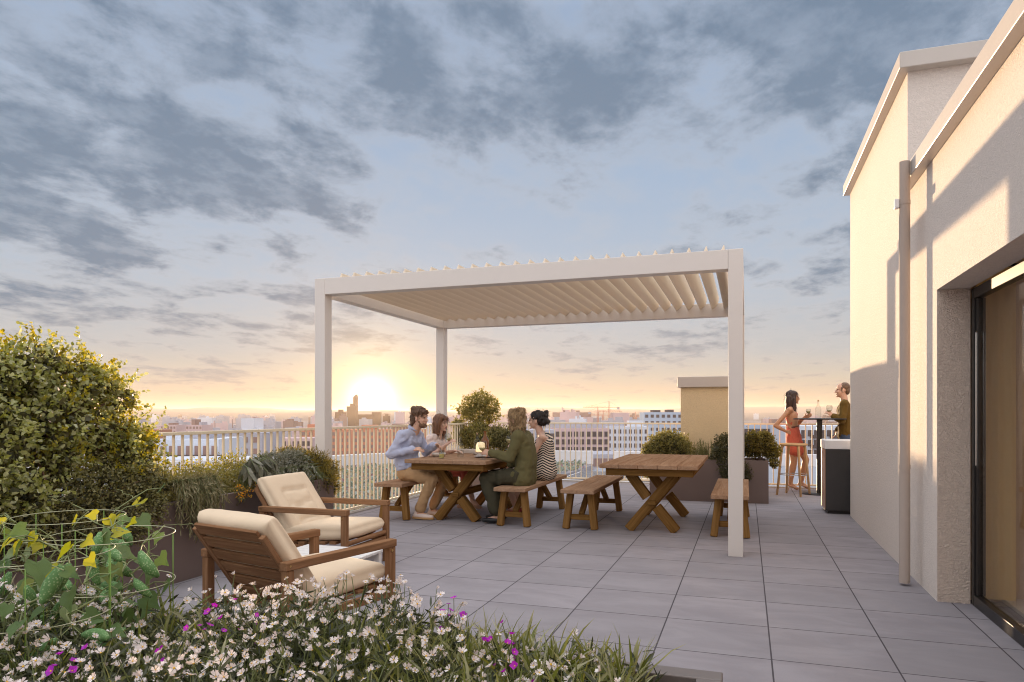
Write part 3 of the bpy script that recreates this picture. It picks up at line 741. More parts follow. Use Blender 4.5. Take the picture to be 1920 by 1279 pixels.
# ------------------------------------------------------------------ vegetation
def unit(a): return a / np.maximum(np.linalg.norm(a, axis=1, keepdims=True), 1e-9)
def leaves(name, P, D, N, L, Wd, mat, parent=None, fold=.25, curl=.15, shape='leaf'):
    """P base points, D axis, N face normal; one folded leaf per point (an island each)."""
    P = np.asarray(P, float); n = len(P); D = unit(np.asarray(D, float)); N = np.asarray(N, float)
    Sd = unit(np.cross(D, N) + 1e-6); N = np.cross(Sd, D)
    L = np.broadcast_to(np.asarray(L, float), (n,))[:, None]; Wd = np.broadcast_to(np.asarray(Wd, float), (n,))[:, None]
    def pt(t, s, h): return P + D * L * t + Sd * Wd * s + N * (Wd * h)
    if shape == 'leaf':
        V = np.stack([pt(0, 0, 0), pt(.30, .5, fold), pt(.72, .40, fold * .7 - curl), pt(1, 0, -curl), pt(.72, -.40, fold * .7 - curl), pt(.30, -.5, fold)], 1)
        F = np.array([[0, 1, 2, 3], [0, 3, 4, 5]]); nv = 6
    elif shape == 'needle':
        V = np.stack([pt(0, .5, 0), pt(1, 0, -curl), pt(0, -.5, 0)], 1); F = np.array([[0, 1, 2]]); nv = 3
    else:                                    # arched blade, gravity bends the tip
        cols = []
        for t, s in ((0, .45), (.35, .5), (.7, .36), (1, .02)):
            drop = np.array([[0, 0, -1.0]]) * L * (curl * t * t)
            cols += [pt(t, s, fold) + drop, pt(t, -s, fold) + drop]
        V = np.stack(cols, 1); F = np.array([[0, 2, 3, 1], [2, 4, 5, 3], [4, 6, 7, 5]]); nv = 8
    fs = (F[None] + (np.arange(n) * nv)[:, None, None]).reshape(-1, F.shape[1])
    me = bpy.data.meshes.new(name); V = V.reshape(-1, 3)
    me.vertices.add(len(V)); me.vertices.foreach_set('co', V.astype(np.float32).ravel())
    me.loops.add(fs.size); me.loops.foreach_set('vertex_index', fs.astype(np.int32).ravel())
    me.polygons.add(len(fs)); me.polygons.foreach_set('loop_start', np.arange(0, fs.size, F.shape[1], dtype=np.int32))
    me.update(calc_edges=True); me.validate()
    me.materials.append(M[mat])
    o = bpy.data.objects.new(name, me); C.objects.link(o)
    if parent is not None: o.parent = parent
    return o
def shell(clumps, n, lo=.55, zmin=None, squash=1.0):
    """random points through the outer part of a set of blobs (c, r); returns points and outward directions"""
    c = np.array([k[0] for k in clumps], float); r = np.array([k[1] for k in clumps], float)
    pr = r ** 2 / (r ** 2).sum(); idx = rng.choice(len(r), n, p=pr)
    d = unit(rng.normal(size=(n, 3)))
    q = rng.uniform(lo ** 3, 1.0, n) ** (1 / 3)
    bump = 1 + .16 * np.sin(d[:, 0] * 7 + c[idx, 1] * 9) * np.sin(d[:, 1] * 6 + c[idx, 2] * 11) + .10 * np.sin(d[:, 2] * 13 + c[idx, 0] * 5)
    p = c[idx] + d * (r[idx] * q * bump)[:, None] * np.array([1, 1, squash])
    return p, d
def foliage(name, clumps, n, L, Wd, mat, parent, lo=.55, up=.25, jit=.9, shape='leaf', fold=.25, curl=.15, zmin=None):
    p, d = shell(clumps, n, lo)
    if zmin is not None: k = p[:, 2] > zmin; p, d = p[k], d[k]
    n = len(p)
    D = d + jit * rng.normal(size=(n, 3)) + np.array([0, 0, up]); Nn = d * .8 + .6 * rng.normal(size=(n, 3)) + np.array([0, 0, .4])
    return leaves(name, p, D, Nn, L * rng.uniform(.65, 1.25, n), Wd * rng.uniform(.7, 1.2, n), mat, parent, fold, curl, shape)
def sub(parent, pts):                     # world clump list -> parent's local coordinates
    o = parent.location
    return [((x - o.x, y - o.y, z - o.z), r) for x, y, z, r in pts]

# the big bushy tree at the left
t = thing('bushy_tree', 'large bushy tree with small round leaves at the left end of the long planter', 'tree', (-4.5, 3.45, .57))
cl = [(-4.5, 2.35, 1.30, .40), (-4.45, 2.75, 1.42, .28), (-4.5, 3.05, 1.50, .24), (-4.5, 3.38, 1.60, .22), (-4.5, 3.2, 1.4, .30), (-4.45, 3.62, 1.50, .24), (-4.5, 3.85, 1.50, .17), (-4.48, 4.02, 1.42, .13),
      (-4.35, 2.9, 1.15, .36), (-4.4, 3.4, 1.22, .32), (-4.5, 3.8, 1.18, .22), (-4.5, 4.05, 1.12, .18), (-4.5, 4.24, 1.08, .12), (-4.5, 4.2, .95, .15),
      (-4.2, 2.75, .85, .32), (-4.3, 2.5, 1.0, .35), (-4.35, 3.35, 1.0, .24), (-4.4, 3.95, .98, .2), (-4.15, 3.05, .75, .22), (-4.55, 2.0, 1.1, .42), (-4.1, 2.35, .8, .28)]
foliage('crown', sub(t, [(x, y, z, r * random.uniform(.82, 1.02)) for x, y, z, r in cl]), 17000, .038, .026, 'tree_leaf', t, .60, .15, .8)
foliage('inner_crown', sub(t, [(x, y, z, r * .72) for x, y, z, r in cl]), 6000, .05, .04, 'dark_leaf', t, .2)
def shoots(t, clumps, n, Lr, leaf, lw_, mat, upb=.5, name='foliage'):
    P = []; D = []; mb = MB()
    for i in range(n):
        c, r = random.choice(clumps); d = Vector([random.gauss(0, 1) for _ in range(3)]).normalized(); d = (d + Vector((0, 0, upb))).normalized()
        a = Vector(c) + d * r * .8; L_ = random.uniform(*Lr); d2 = (d + Vector([random.gauss(0, .35) for _ in range(3)])).normalized(); b = a + d2 * L_
        mb.tube([a, b], [.0025, .001], 4, False)
        k_ = int(L_ / leaf * 2.2) + 3
        for k in range(k_):
            P.append(a.lerp(b, k / (k_ - 1))); D.append(d2 * .5 + Vector([random.gauss(0, .7) for _ in range(3)]))
    P = np.array(P)
    o = leaves(name, P, np.array(D), rng.normal(size=P.shape) + [0, 0, .3], leaf * rng.uniform(.5, 1.1, len(P)), lw_, mat, t)
    return o
shoots(t, sub(t, cl), 260, (.08, .26), .034, .022, 'tree_leaf')
shoots(t, sub(t, [q for q in cl if q[1] > 3.3]), 280, (.05, .14), .032, .022, 'sunlit_leaf')  # backlight painted as gold leaves on the right-hand shoots
mb = MB()
mb.tube([(0, .1, 0), (.0, .07, .22), (.05, .0, .45), (.02, -.2, .75), (0, -.3, .95)], [.055, .045, .036, .025, .012], 10)
mb.tube([(.0, .07, .22), (0, .22, .42), (0, .4, .62), (0, .6, .6)], [.036, .028, .02, .008], 8)
mb.tube([(.05, 0, .45), (0, .12, .7), (0, .1, .95)], [.028, .02, .008], 8)
mb.tube([(0, .12, 0), (.1, .3, .15), (.05, .5, .3)], [.03, .02, .008], 8)
for i in range(26):
    c0 = cl[i % len(cl)]; e = Vector((c0[0] + 4.5, c0[1] - 3.45, c0[2] - .57)) + Vector([random.uniform(-.7, .7) * c0[3] for _ in range(3)])
    b = Vector((.0, -.1 + .3 * (e.y > 0), .55)); m_ = b.lerp(e, .55) + Vector((random.uniform(-.06, .06), random.uniform(-.06, .06), .05))
    mb.tube([b, m_, e], [.013, .008, .003], 5)
mb.build('trunk', 'bark', t, smooth=True)
# low small-leaved shrub hanging over the planter below the tree
t = thing('shrub', 'dense dark small-leaved shrub below the bushy tree, spilling over the planter', 'shrub', (-4.3, 3.7, .57))
cl = [(-4.3, 3.1, .72, .24), (-4.25, 3.4, .74, .25), (-4.25, 3.7, .76, .24), (-4.3, 4.0, .76, .22), (-4.35, 4.2, .74, .18), (-4.12, 3.3, .55, .17), (-4.1, 3.55, .50, .18), (-4.1, 3.8, .52, .16), (-4.08, 3.62, .36, .11), (-4.15, 4.0, .60, .15), (-4.1, 3.0, .55, .18), (-4.55, 4.2, .85, .16)]
foliage('foliage', sub(t, cl), 15000, .022, .014, 'small_leaf', t, .4)
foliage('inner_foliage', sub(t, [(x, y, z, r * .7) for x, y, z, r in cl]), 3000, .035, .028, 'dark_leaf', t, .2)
mb = MB()
for i in range(12): mb.tube([(random.uniform(-.2, .1), random.uniform(-.5, .5), 0), (random.uniform(-.1, .2), random.uniform(-.5, .5), .25)], [.006, .003], 5)
mb.build('stem', 'bark', t)
# hedge along the back of the planter, low sun painted gold on its tips
t = thing('hedge_shrub', 'low golden fine-leaved shrub lit from behind along the railing', 'shrub', (-4.62, 5.0, .57))
cl = [(-4.66, 4.35 + .17 * i, .70 + .05 * math.sin(i * 2.1), .15 + .03 * math.sin(i * 1.3)) for i in range(9)] + [(-4.45, 4.45 + .2 * i, .70, .13) for i in range(6)]
foliage('foliage', sub(t, cl), 9000, .022, .013, 'olive_leaf', t, .35)
foliage('tips', sub(t, [(x, y, z + .07, r * .9) for x, y, z, r in cl[:9]]), 1500, .024, .014, 'sunlit_leaf', t, .7, .8)
# trailing rosemary-like plant
def hanging(name, label, cat, base, ys, x0, n, L, Wd, mat, drop, seed_z):
    t = thing(name, label, cat, base)
    mb = MB(); P = []; D = []
    for i in range(n):
        y = random.uniform(*ys) - base[1]; x = random.uniform(-.22, -.03) ; Z = random.uniform(*drop) * (1 - .5 * abs(2 * (y + base[1] - ys[0]) / (ys[1] - ys[0]) - 1) ** 2)
        ox = x0 - base[0] + random.uniform(.02, .15); sy = random.uniform(-.10, .10)
        pts = [Vector((x0 - base[0] + x, y, seed_z)), Vector((ox * .8, y + sy * .3, seed_z + .07)), Vector((ox + .03, y + sy * .7, seed_z - .25 * Z)), Vector((ox + .02, y + sy, seed_z - Z))]
        mb.tube(pts, [.0028, .0024, .0018, .001], 4, False)
        for k in range(34):
            s_ = k / 34 * 2.999; a = int(s_); f = s_ - a; p = pts[a].lerp(pts[a + 1], f); dd = (pts[a + 1] - pts[a]).normalized()
            P.append(p); D.append(dd + Vector([random.gauss(0, .40) for _ in range(3)]))
    mb.build('stem', 'stem', t)
    P = np.array(P); D = np.array(D)
    leaves('foliage', P, D, rng.normal(size=P.shape) + [.6, 0, .2], L * rng.uniform(.6, 1.2, len(P)), Wd, mat, t, .2, .1)
    return t
hanging('trailing_plant', 'pale grassy plant trailing far down over the front of the long planter', 'plant', (-4.2, 4.4, .57), (4.22, 4.62), -4.17, 95, .060, .0065, 'rosemary_leaf', (.18, .46), .16)
t = hanging('trailing_shrub', 'grey-green fine shrub hanging over the planter beside the right-facing armchair', 'shrub', (-4.2, 5.65, .57), (5.35, 5.95), -4.17, 60, .026, .012, 'grey_leaf', (.15, .40), .16)
cl = [(-4.3, 5.4, .76, .14), (-4.3, 5.6, .80, .16), (-4.25, 5.8, .80, .16), (-4.35, 6.0, .80, .16), (-4.15, 5.55, .62, .14), (-4.1, 5.5, .50, .11), (-4.15, 5.75, .62, .12)]
foliage('bush', sub(t, cl), 6000, .026, .012, 'grey_leaf', t, .35)
# broad drooping leaves
t = thing('broad_leaf_plant', 'plant with large drooping grey-green leaves leaning over the long planter', 'plant', (-4.25, 5.15, .57))
mb = MB(); P = []; D = []; Nn = []
for i in range(13):
    a = random.uniform(-1.3, 1.3); L_ = random.uniform(.22, .36)
    e = Vector((.05 + math.cos(a) * L_ * .75, math.sin(a) * L_, random.uniform(.10, .30)))
    pts = [Vector((random.uniform(-.1, .0), random.uniform(-.08, .08), 0)), Vector((e.x * .3, e.y * .4, .28)), Vector((e.x * .7, e.y * .75, e.z + .06)), e]
    mb.tube(pts, [.006, .005, .004, .002], 5)
    for k in range(11):
        s_ = .9 + k / 11 * 2.09; q = int(s_); p = pts[q].lerp(pts[q + 1], s_ - q); dd = (pts[q + 1] - pts[q]).normalized()
        sdv = Vector((-dd.y, dd.x, 0)) * (1 if k % 2 else -1)
        P.append(p); D.append(dd * .6 + sdv * .5 + Vector((.15, 0, -.75)) + Vector([random.gauss(0, .15) for _ in range(3)])); Nn.append(Vector((1, random.gauss(0, .4), .7)))
mb.build('stem', 'stem', t); P = np.array(P)
leaves('foliage', P, np.array(D), np.array(Nn), .115 * rng.uniform(.75, 1.2, len(P)), .042, 'grey_leaf', t, .18, .25)
# small orange flowers
t = thing('orange_flowers', 'small orange blossoms at the planter edge between trailing and broad-leaved plants', 'flowers', (-4.16, 4.98, .57))
foliage('blossoms', [((.02, 0, .06), .06), ((.03, .08, .03), .045), ((.03, -.05, .02), .04)], 90, .020, .016, 'orange_petal', t, .5)
foliage('foliage', [((0, 0, .03), .08)], 160, .03, .012, 'small_leaf', t, .2)
# sago-like rosettes
def rosette(label, loc, r, nf, tilt):
    t = thing('palm_plant', label, 'plant', loc, 0)
    P = []; D = []; mb = MB()
    for i in range(nf):
        a = 2 * PI * i / nf * 2.399 + random.uniform(-.2, .2); u_ = random.uniform(.2, 1.0)
        h = Vector((math.cos(a), math.sin(a), 0)) * r * u_
        pts = [Vector((0, 0, .04)), h * .4 + Vector((0, 0, r * .65 * (1.15 - u_ * .6))), h * .8 + Vector((0, 0, r * .8 * (1.1 - u_ * .75))), h * 1.08 + Vector((0, 0, r * .62 * (1.1 - u_)))]
        mb.tube(pts, [.005, .004, .003, .001], 4)
        for k in range(40):
            s_ = .5 + k / 40 * 2.49; q = int(s_); p = pts[q].lerp(pts[q + 1], s_ - q); dd = (pts[q + 1] - pts[q]).normalized()
            sd = dd.cross(Vector((0, 0, 1))).normalized() * (1 if k % 2 else -1)
            P.append(p); D.append(dd * .7 + sd * .9 + Vector((0, 0, .25)))
    mb.build('stem', 'stem', t); P = np.array(P)
    leaves('fronds', P, np.array(D), np.tile([0, 0, 1.0], (len(P), 1)) + .2 * rng.normal(size=P.shape), r * .30 * rng.uniform(.7, 1.1, len(P)), .011, 'palm_leaf', t, .1, .2)
rosette('spiky fern palm sticking up beside the pergola post, taller one', (-4.55, 5.75, .62), .34, 26, 0)
rosette('dark green fern palm with arching fronds, nearer the armchair', (-4.35, 6.0, .60), .36, 28, 0)
# conifer-like shrub at the planter end
t = thing('conifer_shrub', 'dark needle shrub with gold tips at the planter end beside the pergola post', 'shrub', (-4.4, 6.3, .57))
cl = [(-4.45, 6.2, .78, .17), (-4.35, 6.35, .76, .16), (-4.3, 6.5, .68, .14), (-4.28, 6.52, .52, .11), (-4.28, 6.52, .40, .07), (-4.6, 6.25, .82, .13), (-4.2, 6.3, .62, .12)]
foliage('foliage', sub(t, cl), 9000, .045, .006, 'conifer_leaf', t, .3, .2, .6)
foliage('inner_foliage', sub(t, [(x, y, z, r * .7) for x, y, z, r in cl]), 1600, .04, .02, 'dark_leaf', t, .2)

# shrubs in the far planter
def shrub(name, label, loc, cl, n, L, Wd, mat, inner='dark_leaf', group=None, lo=.4, up=.2, jit=.8):
    t = thing(name, label, 'shrub', loc, 0, group)
    foliage('foliage', sub(t, cl), n, L, Wd, mat, t, lo, up, jit)
    if inner: foliage('inner_foliage', sub(t, [(x, y, z, r * .7) for x, y, z, r in cl]), n // 5, L * 1.4, Wd * 1.6, inner, t, .2)
    shoots(t, sub(t, cl), 45, (.04, .12), L, Wd * .8, mat)
    mb = MB()
    for i in range(7): mb.tube([(random.uniform(-.05, .05), random.uniform(-.05, .05), 0), (random.uniform(-.15, .15), random.uniform(-.1, .1), .22)], [.006, .003], 5)
    mb.build('stem', 'bark', t)
    return t
shrub('round_shrub', 'round golden-edged shrub at the left end of the far planter', (-1.15, 11.05, .56), [(-1.28, 11.0, .78, .22), (-1.05, 11.0, .82, .22), (-1.18, 11.0, .88, .18), (-1.42, 10.95, .72, .14), (-1.43, 10.85, .56, .10), (-1.44, 10.8, .40, .08), (-.92, 11.0, .76, .15)], 7000, .028, .019, 'olive_leaf')
for lab, x in (('upright rosemary-like tuft right of the round golden shrub', -.80), ('upright rosemary-like tuft beside the trailing dark shrub', -.52)):
    t = thing('rosemary_shrub', lab, 'shrub', (x, 11.0, .56), 0)
    n = 60; P = []; D = []; mb = MB()
    for i in range(n):
        b = Vector((random.uniform(-.12, .12), random.uniform(-.12, .12), 0)); e = b * 1.7 + Vector((random.uniform(-.03, .03), 0, random.uniform(.16, .36)))
        mb.tube([b, e], [.003, .001], 4, False)
        for k in range(30): P.append(b.lerp(e, k / 30)); D.append((e - b).normalized() * .9 + Vector([random.gauss(0, .5) for _ in range(3)]))
    mb.build('stem', 'stem', t); P = np.array(P)
    leaves('foliage', P, np.array(D), rng.normal(size=P.shape), .030 * rng.uniform(.7, 1.2, len(P)), .006, 'small_leaf', t)
shrub('trailing_shrub', 'dark leafy shrub hanging down the front of the far planter', (-.25, 10.95, .56), [(-.28, 10.95, .82, .20), (-.12, 11.0, .86, .18), (-.38, 10.8, .68, .13), (-.25, 10.72, .55, .15), (-.24, 10.66, .40, .12), (-.22, 10.66, .27, .09), (-.06, 10.72, .5, .10), (-.0, 10.68, .38, .06)], 7000, .028, .018, 'dark_leaf', None)
shrub('round_shrub', 'round dark shrub at the right end of the far planter, near the woman in red', (.16, 11.05, .56), [(.05, 11.05, .82, .18), (.22, 11.05, .84, .19), (.36, 11.0, .74, .12), (.10, 11.0, .93, .12), (.26, 11.0, .94, .10), (.38, 10.9, .58, .07)], 6500, .030, .018, 'conifer_leaf')
# corner planting
t = thing('small_tree', 'small airy tree in the far corner planter behind the dining table', 'tree', (-4.62, 12.0, .55))
cl = [(-4.62, 12.0, 1.56, .18), (-4.82, 12.0, 1.48, .17), (-4.44, 12.0, 1.46, .17), (-4.72, 12.0, 1.30, .2), (-4.42, 12.0, 1.28, .15), (-4.88, 12.0, 1.28, .14), (-5.02, 12.0, 1.36, .08), (-4.6, 12.0, 1.12, .14)]
foliage('crown', sub(t, cl), 4600, .042, .022, 'olive_leaf', t, .3)
shoots(t, sub(t, cl), 80, (.06, .18), .04, .018, 'olive_leaf')
MB().tube([(0, 0, 0), (.03, 0, .35), (-.06, 0, .7), (0, 0, 1.05)], [.028, .02, .012, .004], 8).tube([(.03, 0, .35), (.15, 0, .6), (.17, 0, .8)], [.014, .009, .003], 6).tube([(.0, 0, .4), (-.16, 0, .65)], [.012, .004], 6).build('trunk', 'bark', t, smooth=True)
shrub('corner_shrub', 'leafy shrub under the small tree, behind the carafes', (-4.6, 11.8, .55), [(-4.75, 11.8, .82, .22), (-4.5, 11.75, .80, .22), (-4.9, 11.75, .9, .2), (-4.6, 11.8, .98, .2), (-5.0, 11.8, 1.1, .12)], 6000, .034, .019, 'olive_leaf')
shrub('corner_shrub', 'dark shrub right of the small tree, behind the man in the olive suit', (-4.2, 11.9, .55), [(-4.25, 11.9, .84, .20), (-4.1, 11.9, .90, .18), (-4.05, 11.9, .76, .18), (-4.3, 11.9, .95, .14)], 5000, .032, .018, 'small_leaf')

# ------------------------------------------------------------------ foreground flower bed
mats_f = ['white_petal', 'flower_eye']
def blossom_mesh(name, n, r, cup, mats, w_=.62):
    mb = MB()
    for k in range(n):
        a = 2 * PI * k / n + random.uniform(-.12, .12); rr = r * random.uniform(.85, 1.1); c_ = cup + random.uniform(-.15, .15)
        R = Matrix.Rotation(a, 3, 'Z'); hw = rr * w_ * math.sin(PI / n) * 1.25
        q = [(.10 * rr, 0, 0), (.55 * rr, -hw * .75, .45 * rr * c_), (.95 * rr, -hw * .8, .8 * rr * c_), (.88 * rr, 0, .74 * rr * c_ - .05 * rr), (.95 * rr, hw * .8, .8 * rr * c_), (.55 * rr, hw * .75, .45 * rr * c_)]
        mb.add([R @ Vector(p) for p in q], [(0, 1, 2, 3), (0, 3, 4, 5)])
    mb.mat(1).ell((0, 0, .05 * r), (.20 * r, .20 * r, .14 * r), None, 7, 4)
    me = mb.mesh(name, False)
    for m in mats: me.materials.append(M[m])
    return me
BL = [blossom_mesh('blossom', n, r, c_, mats_f) for n, r, c_ in ((6, .0165, .35), (7, .0155, .6), (5, .0175, .2), (6, .0165, .45), (5, .0135, .9), (6, .0135, 1.5), (4, .0105, 2.2), (5, .0165, -.35))]
PB = [blossom_mesh('blossom', n, r, c_, ['purple_petal', 'flower_eye'], 1.0) for n, r, c_ in ((5, .014, .5), (4, .012, .9))]
def link_child(me, parent, loc, nrm, sc=1.0, name=None):
    o = bpy.data.objects.new(name or me.name, me); C.objects.link(o); o.parent = parent
    o.matrix_local = Matrix.Translation(loc) @ Vector(nrm).to_track_quat('Z', 'Y').to_matrix().to_4x4() @ Matrix.Rotation(random.uniform(0, 6), 4, 'Z') @ Matrix.Scale(sc, 4)
    return o
BED_Z = .46
def flower_plant(x, y, h, nb, kind, label, group):
    t = thing('purple_flower' if kind else 'white_flower', label, 'flower', (x, y, BED_Z), 0, group)
    mb = MB(); P = []; D = []
    for i in range(nb):
        a = random.uniform(0, 2 * PI); rr = random.uniform(.02, .13) * (.5 if kind else 1); hh = h * random.uniform(.45, 1.08)
        e = Vector((math.cos(a) * rr, math.sin(a) * rr, hh))
        mid = Vector((e.x * .45 + random.uniform(-.02, .02), e.y * .45 + random.uniform(-.02, .02), hh * .55))
        mb.tube([(random.uniform(-.02, .02), random.uniform(-.02, .02), 0), mid, e], [.0022, .0018, .0012], 4, False)
        nn = Vector((e.x * 3 + random.gauss(0, .55), e.y * 3 + random.gauss(0, .55) - .25, .8))
        link_child(random.choice(PB if kind else BL), t, e, nn, random.uniform(.55, 1.02), 'blossom')
        for k in range(5):
            s_ = random.uniform(.05, .8); p = mid.lerp(e, (s_ - .5) * 2) if s_ > .5 else Vector((0, 0, 0)).lerp(mid, s_ * 2)
            P.append(p); D.append(Vector((random.gauss(0, 1), random.gauss(0, 1), .5)))
    mb.build('stem', 'stem', t)
    P = np.array(P)
    leaves('foliage', P, np.array(D), rng.normal(size=P.shape) + [0, 0, 1], .055 * rng.uniform(.5, 1.3, len(P)), .008, 'flower_leaf', t)
    return t
spots = []
def free(x, y, dmin): return all((x - a) ** 2 + (y - b) ** 2 > dmin ** 2 for a, b in spots)
def h_at(x, y): return .20 + .04 * math.sin(x * 5 + 1) + .03 * math.sin(y * 9 + x * 3)
tries = 0
WHITE = 'white blossoms with pale stems growing in the foreground planter'
while len(spots) < 132 and tries < 6000:
    tries += 1
    x = -.32 - 2.5 * random.random() ** .85; y = random.uniform(1.2, 2.2)
    q = Vector((x, y, 0)); d = q.dot(FW); u = 960 + F_PX * q.dot(RT) / d
    if d < 1.62 or u < -70: continue
    if random.random() > (1.0 if u < 800 else (.75 if u < 1080 else .16)): continue
    if x < -1.75 and y > 1.75 and random.random() < .65: continue
    if not free(x, y, .070): continue
    spots.append((x, y))
    flower_plant(x, y, h_at(x, y) * (1.0 if u < 800 else .85) * (1.10 if y > 1.9 and 380 < u < 900 else 1.0), random.choice((8, 10, 12)), 0, WHITE, 'white flowers in the foreground planter')
for lab, x, y in (('purple blossoms near the cucumber cages, the largest purple cluster', -1.62, 1.78), ('purple blossoms right of the largest purple cluster', -1.56, 1.88), ('purple blossoms low among white flowers at far left', -1.72, 1.38),
                  ('purple blossoms below the largest purple cluster', -1.50, 1.55), ('purple blossoms rising between the armchair and the open terrace', -.95, 2.16), ('purple blossoms in the middle of the grassy part', -.66, 1.92), ('purple blossoms at the bottom edge in the grass', -.57, 1.76)):
    flower_plant(x, y, .22, 7, 1, lab, None)
# strap-leaved grass through the bed
n = 8200
X = -.30 - 2.8 * rng.random(n); Y = rng.uniform(1.15, 2.22, n)
dd = X * FW.x + Y * FW.y; uu = 960 + F_PX * (X * RT.x + Y * RT.y) / dd
keep = (rng.random(n) < np.where(uu > 640, 1.0, .30)) & (dd > 1.5)
X, Y, uu = X[keep], Y[keep], uu[keep]; n = len(X)
tuft = np.round(np.stack([X, Y], 1) / .11) * .11; XY = np.stack([X, Y], 1) * .45 + tuft * .55
XY[:, 0] = np.minimum(XY[:, 0], -.27); XY[:, 1] = np.minimum(XY[:, 1], 2.17)
XY[:, 1] = np.where(XY[:, 1] > 2.05, XY[:, 1] - .05, XY[:, 1]); P = np.column_stack([XY, np.full(n, BED_Z)])
D = np.column_stack([rng.normal(0, .42, n), rng.normal(0, .42, n), np.ones(n)])
Lg = rng.uniform(.13, .35, n) * np.where(uu > 1050, .9, 1.0) * np.where(uu < 620, .9, 1.0)
tag(leaves('grass', P, D, rng.normal(size=(n, 3)) * [1, 1, .2], Lg, rng.uniform(.006, .013, n), 'grass_blade', None, .25, .35, 'blade'),
    'strap-leaved green grass growing between the foreground flowers', 'grass', None, 'stuff')
n = 5200
P = np.column_stack([-.24 - 3.1 * rng.random(n), rng.uniform(1.1, 2.15, n), BED_Z + rng.uniform(-.01, .13, n)])
tag(leaves('ground_cover', P, rng.normal(size=(n, 3)) + [0, 0, .4], rng.normal(size=(n, 3)) + [0, 0, 1], rng.uniform(.03, .075, n), rng.uniform(.006, .013, n), 'flower_leaf'),
    'dark leafy ground cover low in the foreground planter', 'ground cover', None, 'stuff')

# ------------------------------------------------------------------ cucumber plants on wire cages
def leaf_mesh_big():
    out = [(0, 0), (-.30, -.16), (-.50, .10), (-.44, .38), (-.22, .56), (0, 1.0), (.22, .56), (.44, .38), (.50, .10), (.30, -.16)]
    mb = MB(); vs = [(0, .3, -.03)]
    for x, y in out: vs.append((x, y, .10 * abs(x) - .16 * max(0, y) ** 2 + random.uniform(-.02, .02)))
    mids = []
    for (x, y) in out: mids.append((x * .55, .3 + (y - .3) * .55, .03 * abs(x) - .04 * max(0, y) ** 2 + random.uniform(-.03, .03)))
    k = len(out); vs += mids
    fs = [(0, 1 + k + i, 1 + k + (i + 1) % k) for i in range(k)] + [(1 + k + i, 1 + i, 1 + (i + 1) % k, 1 + k + (i + 1) % k) for i in range(k)]
    mb.add(vs, fs); return mb
CL = []
for i in range(3):
    for m_ in ('cucumber_leaf', 'backlit_leaf'):
        random.seed(90 + i); me = leaf_mesh_big().mesh('leaf', True); me.materials.append(M[m_]); CL.append(me)
random.seed(11)
def cuke_mesh(b):
    mb = MB(); pts = []; rs = []
    for k in range(11):
        t = k / 10; pts.append((b * math.sin(t * PI) * .12, 0, -t * .105)); rs.append(.0205 * max(.12, math.sin(PI * (t * .86 + .08))) ** .75)
    mb.tube(pts, rs, 12); me = mb.mesh('cucumber', True); me.materials.append(M['cucumber_skin'])
    m2 = MB().tube([(0, 0, -.104), (0, 0, -.118)], [.0025, .004], 6); return me
CK = [cuke_mesh(.1), cuke_mesh(-.15), cuke_mesh(.02)]
def cage(label, x, y, r, zs, n=5):
    t = thing('wire_cage', label, 'plant support', (x, y, BED_Z), 0)
    for z in zs:
        MB().tube([(r * math.cos(a), r * math.sin(a), z - BED_Z) for a in np.linspace(0, 2 * PI, 49)], .0016, 6, False).build('ring', 'wire', t, smooth=True)
    for k in range(n):
        a = 2 * PI * k / n + .5
        MB().tube([(r * math.cos(a), r * math.sin(a), -.02), (r * math.cos(a), r * math.sin(a), max(zs) - BED_Z)], .0017, 6).build('rod', 'wire_green', t, smooth=True)
